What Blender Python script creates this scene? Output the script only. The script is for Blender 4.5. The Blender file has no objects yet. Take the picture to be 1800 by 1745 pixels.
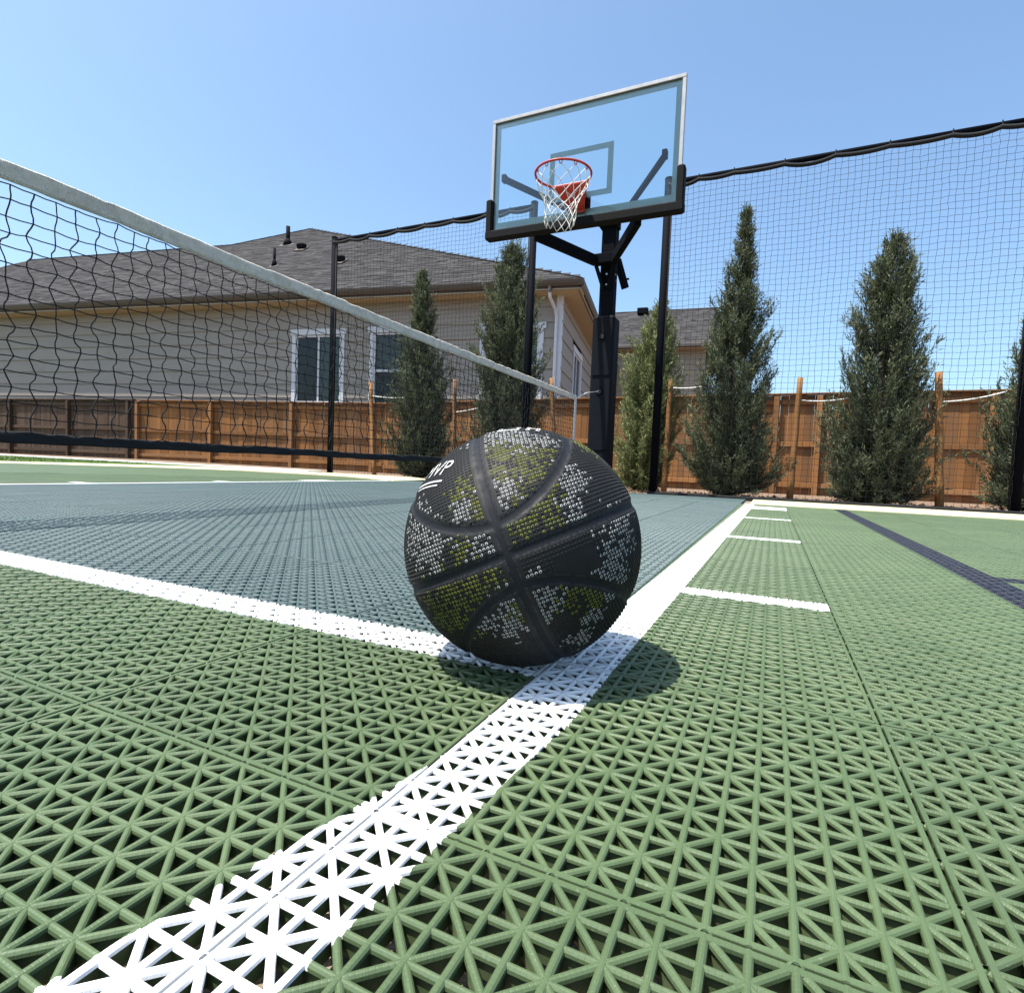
import bpy, math, random
import numpy as np
from mathutils import Vector, Matrix

random.seed(7)
rng = np.random.default_rng(7)
S = bpy.context.scene
COL = S.collection
rad = math.radians

# ------------------------------------------------------------------ camera
cam_d = bpy.data.cameras.new('camera')
cam = bpy.data.objects.new('camera', cam_d)
COL.objects.link(cam)
cam_d.sensor_fit = 'HORIZONTAL'
cam_d.sensor_width = 36.0
cam_d.lens = 19.608
cam_d.clip_start = 0.01
cam_d.clip_end = 3000
cam.matrix_world = Matrix((
    (0.9052481, -0.05859003, 0.42082429, 0.0),
    (0.42302958, 0.03186577, -0.90555538, 0.0),
    (0.03964663, 0.99777341, 0.05363174, 0.2),
    (0, 0, 0, 1)))
S.camera = cam

# ------------------------------------------------------------------ sky, sun, exposure
SUN_EL = rad(69.0)
sv = Vector((-0.72 * math.cos(SUN_EL), -0.694 * math.cos(SUN_EL), math.sin(SUN_EL)))
W = bpy.data.worlds.new('World')
S.world = W
W.use_nodes = True
wn = W.node_tree
sky = wn.nodes.new('ShaderNodeTexSky')
sky.sky_type = 'NISHITA'
sky.sun_disc = False
sky.sun_elevation = SUN_EL
sky.sun_rotation = math.atan2(sv.x, sv.y)
sky.altitude = 200
sky.air_density = 1.0
sky.dust_density = 2.6
sky.ozone_density = 3.6
wn.nodes['Background'].inputs['Strength'].default_value = 0.15
tn = wn.nodes.new('ShaderNodeMix')          # white balance of the picture: slightly greener sky
tn.data_type, tn.blend_type = 'RGBA', 'MULTIPLY'
tn.inputs[0].default_value = 1.0
tn.inputs[7].default_value = (0.97, 1.05, 1.02, 1.0)
wn.links.new(sky.outputs[0], tn.inputs[6])
wn.links.new(tn.outputs[2], wn.nodes['Background'].inputs['Color'])
sun_d = bpy.data.lights.new('sun', 'SUN')
sun_d.energy = 5.0
sun_d.angle = rad(0.53)
sun_d.color = (1.0, 0.955, 0.88)
sun = bpy.data.objects.new('sun', sun_d)
COL.objects.link(sun)
sun.rotation_euler = (-sv).to_track_quat('-Z', 'Y').to_euler()
sun.location = sv * 40
S.view_settings.view_transform = 'Standard'
S.view_settings.look = 'None'
S.view_settings.exposure = 0.82
S.view_settings.gamma = 1.0
S.view_settings.use_curve_mapping = False
S.render.engine = 'CYCLES'
S.cycles.max_bounces = 6
S.cycles.diffuse_bounces = 3
S.cycles.glossy_bounces = 3
S.cycles.transparent_max_bounces = 12
S.cycles.caustics_reflective = False
S.cycles.caustics_refractive = False

# ------------------------------------------------------------------ helpers
class N:
    """tiny node helper"""
    def __init__(self, name):
        self.m = bpy.data.materials.new(name)
        self.m.use_nodes = True
        self.t = self.m.node_tree
        self.b = self.t.nodes['Principled BSDF']
        self.out = self.t.nodes['Material Output']
    def new(self, typ, **kw):
        n = self.t.nodes.new(typ)
        for k, v in kw.items():
            setattr(n, k, v)
        return n
    def put(self, sock, v):
        if isinstance(v, bpy.types.NodeSocket):
            self.t.links.new(v, sock)
        else:
            if isinstance(v, (tuple, list)) and len(v) == 3 and sock.type == 'RGBA':
                v = (*v, 1)
            sock.default_value = v
    def math(self, op, a, b=0.0, clamp=False):
        n = self.new('ShaderNodeMath', operation=op, use_clamp=clamp)
        self.put(n.inputs[0], a)
        self.put(n.inputs[1], b)
        return n.outputs[0]
    def mix(self, fac, a, b, blend='MIX'):
        n = self.new('ShaderNodeMix', data_type='RGBA', blend_type=blend)
        self.put(n.inputs[0], fac)
        self.put(n.inputs[6], a)
        self.put(n.inputs[7], b)
        return n.outputs[2]
    def noise(self, scale, detail=4, rough=0.55, vec=None, dim='3D'):
        n = self.new('ShaderNodeTexNoise', noise_dimensions=dim)
        n.inputs['Scale'].default_value = scale
        n.inputs['Detail'].default_value = detail
        n.inputs['Roughness'].default_value = rough
        if vec is not None:
            self.put(n.inputs['Vector'], vec)
        return n.outputs['Fac']
    def ramp(self, fac, stops):
        n = self.new('ShaderNodeValToRGB')
        self.put(n.inputs[0], fac)
        e = n.color_ramp.elements
        while len(e) < len(stops):
            e.new(0.5)
        for el, (p, c) in zip(e, stops):
            el.position = p
            el.color = (*c, 1) if len(c) == 3 else c
        return n.outputs[0]
    def bump(self, h, strength=0.3, dist=0.01):
        n = self.new('ShaderNodeBump')
        n.inputs['Strength'].default_value = strength
        n.inputs['Distance'].default_value = dist
        self.put(n.inputs['Height'], h)
        self.put(self.b.inputs['Normal'], n.outputs[0])
    def coord(self, which='Object'):
        return self.new('ShaderNodeTexCoord').outputs[which]
    def scaled(self, v, s):
        n = self.new('ShaderNodeMapping')
        self.put(n.inputs[0], v)
        n.inputs['Scale'].default_value = s
        return n.outputs[0]
    def island(self):
        return self.new('ShaderNodeNewGeometry').outputs['Random Per Island']
    def objrand(self):
        return self.new('ShaderNodeObjectInfo').outputs['Random']
    def pos(self):
        return self.new('ShaderNodeNewGeometry').outputs['Position']
    def set(self, **kw):
        for k, v in kw.items():
            self.put(self.b.inputs[k.replace('_', ' ')], v)
        return self


def simple(name, c, rough=0.6, metal=0.0, var=0.12, scale=12, bump=0.0, bscale=200, spec=0.5):
    m = N(name)
    f = m.noise(scale, 5, 0.6, m.coord())
    lo = tuple(x * (1 - var) for x in c)
    hi = tuple(min(1, x * (1 + var)) for x in c)
    m.set(Base_Color=m.ramp(f, [(0.3, lo), (0.7, hi)]), Metallic=metal)
    r2 = m.math('MULTIPLY_ADD', f, 0.25)
    r2.node.inputs[2].default_value = rough - 0.125
    m.set(Roughness=r2)
    m.b.inputs['Specular IOR Level'].default_value = spec
    if bump:
        m.bump(m.noise(bscale, 3, 0.6, m.coord()), bump, 0.002)
    return m.m


class MB:
    """collects geometry for one mesh"""
    def __init__(self):
        self.v, self.f, self.mi, self.uv = [], [], [], None
    def add(self, vs, fs, mi=0):
        o = len(self.v)
        self.v.extend([tuple(map(float, p)) for p in vs])
        self.f.extend([tuple(i + o for i in q) for q in fs])
        self.mi.extend([mi] * len(fs))
    def box(self, c, s, rot=None, mi=0, bev=0.0):
        x, y, z = s[0] / 2, s[1] / 2, s[2] / 2
        if bev <= 0:
            vs = [Vector((a, b, d)) for a in (-x, x) for b in (-y, y) for d in (-z, z)]
            fs = [(0, 1, 3, 2), (4, 6, 7, 5), (0, 4, 5, 1), (2, 3, 7, 6), (0, 2, 6, 4), (1, 5, 7, 3)]
        else:
            b = min(bev, x * .9, y * .9, z * .9)
            # chamfered box along z edges and top/bottom
            ring = [(-x + b, -y), (x - b, -y), (x, -y + b), (x, y - b), (x - b, y), (-x + b, y), (-x, y - b), (-x, -y + b)]
            inn = [(px * (x - b) / x, py * (y - b) / y) for px, py in ring]
            vs = [Vector((*p, -z)) for p in inn] + [Vector((*p, -z + b)) for p in ring] + \
                 [Vector((*p, z - b)) for p in ring] + [Vector((*p, z)) for p in inn]
            fs = [tuple(range(7, -1, -1)), tuple(range(24, 32))]
            for L in range(3):
                for i in range(8):
                    j = (i + 1) % 8
                    fs.append((L * 8 + i, L * 8 + j, L * 8 + 8 + j, L * 8 + 8 + i))
        if rot is not None:
            vs = [rot @ p for p in vs]
        c = Vector(c)
        self.add([p + c for p in vs], fs, mi)
    def beam(self, p, q, w, h, up=(0, 0, 1), mi=0, bev=0.0):
        p, q = Vector(p), Vector(q)
        d = q - p
        L = d.length
        z = d.normalized()
        x = Vector(up).cross(z)
        if x.length < 1e-4:
            x = Vector((1, 0, 0)).cross(z)
        x.normalize()
        y = z.cross(x)
        self.box((p + q) / 2, (w, h, L), Matrix((x, y, z)).transposed(), mi, bev)
    def tube(self, pts, r, n=8, mi=0, caps=True, closed=False):
        pts = [Vector(p) for p in pts]
        rs = r if isinstance(r, (list, tuple)) else [r] * len(pts)
        m = len(pts)
        vs, fs = [], []
        nrm = None
        for i, p in enumerate(pts):
            if closed:
                t = (pts[(i + 1) % m] - pts[i - 1])
            else:
                t = pts[min(i + 1, m - 1)] - pts[max(i - 1, 0)]
            t.normalize()
            if nrm is None:
                nrm = t.orthogonal().normalized()
            else:
                nrm = (nrm - t * nrm.dot(t))
                nrm = nrm.normalized() if nrm.length > 1e-6 else t.orthogonal().normalized()
            b = t.cross(nrm)
            for k in range(n):
                a = 2 * math.pi * k / n
                vs.append(p + (nrm * math.cos(a) + b * math.sin(a)) * rs[i])
        for i in range(m if closed else m - 1):
            j = (i + 1) % m
            for k in range(n):
                l = (k + 1) % n
                fs.append((i * n + k, i * n + l, j * n + l, j * n + k))
        if caps and not closed:
            fs.append(tuple(range(n - 1, -1, -1)))
            fs.append(tuple((m - 1) * n + k for k in range(n)))
        self.add(vs, fs, mi)
    def build(self, name, mats, parent=None, smooth=False, bevel=0.0):
        me = bpy.data.meshes.new(name)
        me.from_pydata(self.v, [], self.f)
        if not isinstance(mats, (list, tuple)):
            mats = [mats]
        for m in mats:
            me.materials.append(m)
        if len(mats) > 1:
            me.polygons.foreach_set('material_index', self.mi)
        if smooth:
            me.polygons.foreach_set('use_smooth', [True] * len(me.polygons))
        me.update()
        o = bpy.data.objects.new(name, me)
        COL.objects.link(o)
        if parent is not None:
            o.parent = parent
        if bevel:
            md = o.modifiers.new('bevel', 'BEVEL')
            md.width = bevel
            md.segments = 2
            md.limit_method = 'ANGLE'
        return o


def tag(o, label=None, cat=None, group=None, kind=None):
    for k, v in (('label', label), ('category', cat), ('group', group), ('kind', kind)):
        if v:
            o[k] = v
    return o


def empty(name, loc=(0, 0, 0), rz=0.0):
    o = bpy.data.objects.new(name, None)
    o.empty_display_size = 0.1
    COL.objects.link(o)
    o.location = loc
    o.rotation_euler = (0, 0, rz)
    return o


def inst(name, mesh, parent, loc, rot=(0, 0, 0), scale=(1, 1, 1)):
    o = bpy.data.objects.new(name, mesh)
    COL.objects.link(o)
    o.parent = parent
    o.location = loc
    o.rotation_euler = rot
    o.scale = scale
    return o


def one(name, mats, parent=None, smooth=False, bevel=0.0, **kw):
    """shortcut: one box as an object"""
    m = MB()
    m.box(**kw)
    return m.build(name, mats, parent, smooth, bevel)

# ------------------------------------------------------------------ materials
def court_paint():
    m = N('court_tile_plastic')
    p = m.new('ShaderNodeSeparateXYZ')
    pos = m.pos()
    m.put(p.inputs[0], pos)
    wob = m.math('MULTIPLY', m.math('SUBTRACT', m.noise(300, 3, 0.7, pos), 0.5), 0.0035)
    x = m.math('ADD', p.outputs[0], wob)
    y = m.math('ADD', p.outputs[1], wob)
    def gt(a, b):
        return m.math('GREATER_THAN', a, b)
    def lt(a, b):
        return m.math('LESS_THAN', a, b)
    def AND(*a):
        r = a[0]
        for q in a[1:]:
            r = m.math('MULTIPLY', r, q)
        return r
    def OR(*a):
        r = a[0]
        for q in a[1:]:
            r = m.math('MAXIMUM', r, q)
        return r
    def rect(x0, x1, y0, y1, sk=0.0):
        xx = x if sk == 0 else m.math('SUBTRACT', x, m.math('MULTIPLY', m.math('SUBTRACT', y, y0), sk))
        return AND(gt(xx, x0), lt(xx, x1), gt(y, y0), lt(y, y1))
    # near tape line: runs askew to the tile seams, lane line, free throw line, lane marks
    left_near = m.math('ADD', m.math('MULTIPLY', m.math('SUBTRACT', y, 0.10), 0.205), -0.2385)
    left_near = m.math('MINIMUM', left_near, -0.1955)
    right_near = m.math('ADD', m.math('MULTIPLY', m.math('SUBTRACT', y, 0.10), 0.085), -0.161)
    right_near = m.math('MINIMUM', right_near, -0.134)
    near = AND(gt(x, left_near), lt(x, right_near), lt(y, 0.55))
    lane = rect(-0.1955, -0.1345, 0.49, 4.96, 0.008)
    ft = rect(-3.70, -0.16, 0.490, 0.552)
    lane2 = rect(-3.712, -3.652, 0.49, 4.96)
    marks = [rect(-0.16, 0.0915, a, b) for a, b in ((0.968, 1.02), (1.935, 1.985), (2.90, 2.95), (3.75, 4.05))]
    marks += [rect(-3.90, -3.70, a, b) for a, b in ((0.968, 1.02), (1.935, 1.985), (2.90, 2.95), (3.75, 4.05))]
    white = OR(near, lane, ft, lane2, *marks)
    white = m.math('MULTIPLY', white, gt(p.outputs[2], -0.0036))     # paint lies on the bar tops only
    navy = OR(rect(0.385, 0.452, -2, 4.28), rect(0.42, 6, 1.49, 1.555))
    teal = AND(gt(p.outputs[0], -3.6515), lt(p.outputs[0], -0.1952), gt(p.outputs[1], 0.54), lt(p.outputs[1], 5.3))
    # plastic colours with faint dust and tile-to-tile tint
    dust = m.noise(9, 6, 0.65, pos)
    fine = m.noise(420, 4, 0.7, pos)
    tint = m.objrand()
    g = m.ramp(dust, [(0.3, (0.064, 0.099, 0.042)), (0.7, (0.091, 0.127, 0.059))])
    t = m.ramp(dust, [(0.3, (0.056, 0.088, 0.086)), (0.7, (0.076, 0.108, 0.104))])
    base = m.mix(teal, g, t)
    base = m.mix(navy, base, (0.008, 0.010, 0.019))
    vtint = m.math('MULTIPLY_ADD', tint, 0.12)
    vtint.node.inputs[2].default_value = 0.94
    base = m.mix(1.0, base, vtint, 'MULTIPLY')
    worn = m.math('MULTIPLY', m.math('GREATER_THAN', fine, 0.66), 0.15)
    base = m.mix(worn, base, (0.42, 0.44, 0.33))
    wht = m.ramp(m.noise(60, 5, 0.7, pos), [(0.25, (0.70, 0.71, 0.70)), (0.6, (0.82, 0.82, 0.81))])
    chip = m.math('GREATER_THAN', m.noise(130, 4, 0.6, pos), 0.735)
    white = m.math('MULTIPLY', white, m.math('SUBTRACT', 1.0, m.math('MULTIPLY', chip, 0.7)))
    base = m.mix(white, base, wht)
    m.set(Base_Color=base, Roughness=m.ramp(fine, [(0.3, (0.36,) * 3), (0.7, (0.55,) * 3)]))
    m.b.inputs['Specular IOR Level'].default_value = 0.45
    # small grip notches across every bar (UV x runs along the bar in metres)
    uv = m.new('ShaderNodeSeparateXYZ')
    m.put(uv.inputs[0], m.new('ShaderNodeUVMap').outputs[0])
    saw = m.math('SINE', m.math('MULTIPLY', uv.outputs[0], 2 * math.pi / 0.0026))
    notch = m.math('POWER', m.math('MAXIMUM', saw, 0.0), 6.0)
    h = m.math('ADD', m.math('MULTIPLY', notch, -0.5), m.math('MULTIPLY', fine, 0.8))
    m.bump(h, 0.30, 0.0005)
    return m.m

M = {}
M['tile'] = court_paint()
M['concrete'] = simple('slab_concrete', (0.22, 0.18, 0.135), 0.85, var=0.35, scale=60, bump=0.5, bscale=300)
M['curb'] = simple('curb_concrete', (0.60, 0.58, 0.52), 0.85, var=0.12, scale=6, bump=0.3)
M['yellow'] = simple('yellow_border_tile', (0.56, 0.51, 0.30), 0.6, var=0.08, scale=14)

def wood(name, lo, hi, rough=0.75, grain=1.0):
    m = N(name)
    co = m.coord()
    st = m.noise(3.0, 6, 0.65, m.scaled(co, (14, 14, 0.7)))
    big = m.noise(2.0, 3, 0.5, co)
    r = m.objrand()
    c = m.ramp(st, [(0.3, lo), (0.72, hi)])
    sh = m.math('MULTIPLY_ADD', r, 0.55)
    sh.node.inputs[2].default_value = 0.70
    c = m.mix(1.0, c, sh, 'MULTIPLY')
    c = m.mix(m.math('MULTIPLY', big, 0.35), c, tuple(x * 0.6 for x in lo))
    grey = m.math('MULTIPLY', m.math('GREATER_THAN', m.math('FRACT', m.math('MULTIPLY', r, 7.3)), 0.72), 0.22)
    c = m.mix(grey, c, (lo[0] * .9, lo[0] * .62, lo[0] * .42))
    knot = m.new('ShaderNodeTexVoronoi')
    knot.inputs['Scale'].default_value = 3.2
    m.put(knot.inputs['Vector'], m.scaled(co, (1.4, 1.4, 1.0)))
    kk = m.math('LESS_THAN', knot.outputs['Distance'], 0.07)
    c = m.mix(m.math('MULTIPLY', kk, 0.7), c, tuple(x * 0.3 for x in lo))
    m.set(Base_Color=c, Roughness=rough)
    m.b.inputs['Specular IOR Level'].default_value = 0.25
    m.bump(st, 0.35 * grain, 0.003)
    return m.m

M['cedar'] = wood('cedar_fence_wood', (0.165, 0.070, 0.022), (0.335, 0.158, 0.054))
M['cedar_dark'] = wood('weathered_fence_wood', (0.062, 0.038, 0.024), (0.112, 0.071, 0.046))
M['post_wood'] = wood('fence_post_wood', (0.22, 0.098, 0.034), (0.35, 0.17, 0.062))
M['stake'] = wood('stake_wood', (0.26, 0.120, 0.042), (0.40, 0.205, 0.080))
M['black_steel'] = simple('black_powder_coat', (0.006, 0.007, 0.010), 0.7, var=0.2, scale=30, bump=0.1, bscale=500, spec=0.03)
M['vent_black'] = simple('matt_black_vent', (0.009, 0.009, 0.011), 0.85, var=0.2, scale=30, spec=0.08)
M['pad_vinyl'] = simple('black_pad_vinyl', (0.005, 0.006, 0.009), 0.65, var=0.25, scale=8, bump=0.15, bscale=60, spec=0.12)
M['black_rope'] = simple('black_rope', (0.007, 0.007, 0.008), 0.9, var=0.3, scale=80, bump=0.5, bscale=900)
M['net_cord'] = simple('black_net_cord', (0.006, 0.006, 0.008), 0.9, var=0.3, scale=100)
M['board_pad'] = simple('charcoal_board_pad', (0.009, 0.0085, 0.009), 0.75, var=0.12, scale=20, bump=0.2, spec=0.12)
M['alu'] = simple('silver_frame', (0.42, 0.41, 0.40), 0.45, metal=0.35, var=0.06, scale=20)
M['orange'] = simple('orange_rim_paint', (0.44, 0.026, 0.010), 0.45, var=0.12, scale=25)
M['white_cord'] = simple('white_net_cord', (0.72, 0.71, 0.68), 0.8, var=0.1, scale=90)
M['white_trim'] = simple('white_trim_paint', (0.58, 0.58, 0.60), 0.55, var=0.04, scale=6)
M['screw'] = simple('bright_bolt', (0.6, 0.6, 0.6), 0.3, metal=1.0)

def tape_mat():
    m = N('white_net_tape')
    co = m.coord()
    sp = m.new('ShaderNodeSeparateXYZ')
    m.put(sp.inputs[0], co)
    f = m.noise(26, 6, 0.65, co)
    crease = m.noise(9, 7, 0.72, m.scaled(co, (1, 4, 1)))
    c = m.ramp(f, [(0.3, (0.68, 0.615, 0.53)), (0.65, (0.86, 0.79, 0.70))])
    dirt = m.math('GREATER_THAN', m.noise(5, 6, 0.7, co), 0.56)
    c = m.mix(m.math('MULTIPLY', dirt, 0.22), c, (0.36, 0.33, 0.28))
    # two rows of grey stitching along the band
    for zz in (0.916, 0.956):
        near = m.math('LESS_THAN', m.math('ABSOLUTE', m.math('SUBTRACT', sp.outputs[2], zz)), 0.0011)
        dash = m.math('GREATER_THAN', m.math('SINE', m.math('MULTIPLY', sp.outputs[1], 900)), -0.3)
        c = m.mix(m.math('MULTIPLY', m.math('MULTIPLY', near, dash), 0.6), c, (0.25, 0.24, 0.22))
    m.set(Base_Color=c, Roughness=0.8)
    m.bump(m.math('ADD', m.math('MULTIPLY', crease, 1.0), m.math('MULTIPLY', m.noise(300, 2, 0.5, co), 0.06)), 1.0, 0.03)
    return m.m
M['tape'] = tape_mat()

def glass_mat():
    m = N('backboard_glass')
    tr = m.new('ShaderNodeBsdfTransparent')
    tr.inputs[0].default_value = (0.925, 0.985, 0.985, 1)
    gl = m.new('ShaderNodeBsdfGlossy')
    gl.inputs['Roughness'].default_value = 0.02
    fr = m.new('ShaderNodeFresnel')
    fr.inputs[0].default_value = 1.5
    mx = m.new('ShaderNodeMixShader')
    m.put(mx.inputs[0], fr.outputs[0])
    m.put(mx.inputs[1], tr.outputs[0])
    m.put(mx.inputs[2], gl.outputs[0])
    m.put(m.out.inputs[0], mx.outputs[0])
    return m.m
M['glass'] = glass_mat()

def printed():
    m = N('printed_board_border')
    m.set(Base_Color=(0.56, 0.69, 0.65), Roughness=0.35)
    tr = m.new('ShaderNodeBsdfTransparent')
    tr.inputs[0].default_value = (0.8, 0.9, 0.9, 1)
    mx = m.new('ShaderNodeMixShader')
    mx.inputs[0].default_value = 0.72
    m.put(mx.inputs[1], tr.outputs[0])
    m.put(mx.inputs[2], m.b.outputs[0])
    m.put(m.out.inputs[0], mx.outputs[0])
    return m.m
M['print'] = printed()

def window_glass():
    m = N('window_glass')
    tr = m.new('ShaderNodeBsdfTransparent')
    tr.inputs[0].default_value = (0.66, 0.70, 0.69, 1)
    gl = m.new('ShaderNodeBsdfGlossy')
    gl.inputs['Roughness'].default_value = 0.02
    fr = m.new('ShaderNodeFresnel')
    fr.inputs[0].default_value = 1.3
    mx = m.new('ShaderNodeMixShader')
    m.put(mx.inputs[0], fr.outputs[0])
    m.put(mx.inputs[1], tr.outputs[0])
    m.put(mx.inputs[2], gl.outputs[0])
    m.put(m.out.inputs[0], mx.outputs[0])
    return m.m
M['wglass'] = window_glass()
M['blind'] = simple('blind_slats', (0.62, 0.64, 0.62), 0.6, var=0.05)
M['screen'] = simple('window_screen', (0.05, 0.055, 0.06), 0.8, var=0.1)
M['inside'] = simple('dark_room', (0.02, 0.022, 0.024), 0.9)

def siding(name, c):
    m = N(name)
    co = m.coord()
    f = m.noise(2.5, 5, 0.6, m.scaled(co, (1, 6, 6)))
    r = m.objrand()
    cc = m.ramp(f, [(0.3, tuple(x * .93 for x in c)), (0.7, tuple(x * 1.05 for x in c))])
    s = m.math('MULTIPLY_ADD', r, 0.07)
    s.node.inputs[2].default_value = 0.96
    m.set(Base_Color=m.mix(1.0, cc, s, 'MULTIPLY'), Roughness=0.65)
    m.bump(m.noise(40, 4, 0.6, m.scaled(co, (1, 8, 8))), 0.15, 0.004)
    return m.m
M['siding'] = siding('tan_lap_siding', (0.282, 0.243, 0.204))
M['siding2'] = siding('beige_lap_siding', (0.30, 0.245, 0.175))
M['soffit'] = simple('beige_soffit', (0.42, 0.33, 0.22), 0.7, var=0.05)
M['gutter'] = simple('brown_gutter', (0.075, 0.058, 0.048), 0.5, var=0.1)

def shingle():
    m = N('asphalt_shingles')
    isl = m.island()
    gr = m.noise(160, 3, 0.7, m.coord())
    c = m.ramp(isl, [(0.0, (0.030, 0.028, 0.029)), (0.5, (0.047, 0.044, 0.045)), (1.0, (0.074, 0.069, 0.069))])
    c = m.mix(m.math('MULTIPLY', gr, 0.5), c, (0.030, 0.028, 0.027))
    m.set(Base_Color=c, Roughness=0.9)
    m.b.inputs['Specular IOR Level'].default_value = 0.15
    m.bump(gr, 0.4, 0.004)
    return m.m
M['shingle'] = shingle()

def leaves(name, c1, c2, c3, tips=False):
    m = N(name)
    isl = m.island()
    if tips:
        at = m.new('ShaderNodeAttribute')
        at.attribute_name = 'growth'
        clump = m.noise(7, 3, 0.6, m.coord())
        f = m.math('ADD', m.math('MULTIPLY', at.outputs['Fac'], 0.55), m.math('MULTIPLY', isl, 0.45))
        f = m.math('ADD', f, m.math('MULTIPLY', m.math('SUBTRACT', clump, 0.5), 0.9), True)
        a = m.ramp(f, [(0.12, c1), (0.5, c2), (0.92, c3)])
    else:
        a = m.ramp(isl, [(0.0, c1), (0.55, c2), (1.0, c3)])
        a = m.mix(m.math('MULTIPLY', m.noise(2.2, 3, 0.6, m.coord()), 0.35), a, c1)
    m.set(Base_Color=a, Roughness=0.6)
    m.b.inputs['Specular IOR Level'].default_value = 0.2
    tl = m.new('ShaderNodeBsdfTranslucent')
    m.put(tl.inputs[0], a)
    mx = m.new('ShaderNodeMixShader')
    mx.inputs[0].default_value = 0.22
    m.put(mx.inputs[1], m.b.outputs[0])
    m.put(mx.inputs[2], tl.outputs[0])
    m.put(m.out.inputs[0], mx.outputs[0])
    return m.m
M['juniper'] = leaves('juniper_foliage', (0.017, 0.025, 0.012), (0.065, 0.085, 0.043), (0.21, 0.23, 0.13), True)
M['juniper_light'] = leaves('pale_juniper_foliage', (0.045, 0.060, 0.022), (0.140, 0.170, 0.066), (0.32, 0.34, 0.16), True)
M['grass'] = leaves('lawn_grass', (0.05, 0.09, 0.016), (0.09, 0.15, 0.028), (0.14, 0.20, 0.05))
M['bark'] = simple('brown_bark', (0.085, 0.058, 0.042), 0.9, var=0.35, scale=40, bump=0.8, bscale=80)

def soil():
    m = N('mulch_ground')
    co = m.pos()
    v = m.new('ShaderNodeTexVoronoi')
    v.inputs['Scale'].default_value = 28
    m.put(v.inputs['Vector'], co)
    c = m.mix(m.noise(3, 5, 0.6, co), (0.10, 0.062, 0.040), (0.22, 0.145, 0.095))
    c = m.mix(m.math('MULTIPLY', v.outputs['Color'], 0.5), c, (0.26, 0.18, 0.12))
    m.set(Base_Color=c, Roughness=0.95)
    m.bump(v.outputs['Distance'], 0.8, 0.02)
    return m.m
M['soil'] = soil()
M['mulch'] = leaves('mulch_chips', (0.07, 0.04, 0.025), (0.16, 0.10, 0.06), (0.36, 0.26, 0.17))

# ------------------------------------------------------------------ setting: ground, slab, court
def sheet(name, pts, z, mat, parent=None):
    m = MB()
    m.add([(x, y, z) for x, y in pts], [tuple(range(len(pts)))])
    return m.build(name, mat, parent)

# ground: one sheet to the horizon, stepped down behind the slab, rising again at far left
m = MB()
gx = [-900, -60, -30, -22, -16, -12, -9, -6, -3, 0, 3, 6, 30, 900]
gy = [-900, -30, -8, -2, 1, 3, 4, 5.0, 5.6, 6.2, 7, 8, 10, 12, 30, 900]
for j, yy in enumerate(gy):
    for i, xx in enumerate(gx):
        z = -0.11
        if xx < -9:
            z += min(1.0, (-9 - xx) / 6) * 0.09
        if 6.2 <= yy <= 8 and xx > -9:
            z += 0.035
        m.v.append((xx, yy, z))
nx = len(gx)
for j in range(len(gy) - 1):
    for i in range(nx - 1):
        m.f.append((j * nx + i, j * nx + i + 1, (j + 1) * nx + i + 1, (j + 1) * nx + i))
        m.mi.append(0)
tag(m.build('ground', M['soil']), kind='structure')

court = empty('court')
tag(court, kind='structure')
T = 0.288
X0, Y0 = -0.1953, 0.252
slab_pts = [(-9.7, -3), (5.5, -3), (5.5, 5.16), (-3.45, 5.16), (-4.2, 6.35), (-8.0, 6.35), (-9.7, 4.3)]
m = MB()
n = len(slab_pts)
m.add([(x, y, -0.0165) for x, y in slab_pts] + [(x, y, -0.3) for x, y in slab_pts],
      [tuple(range(n))] + [(i, i + n, (i + 1) % n + n, (i + 1) % n) for i in range(n)])
m.build('slab', M['concrete'], court)

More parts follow.
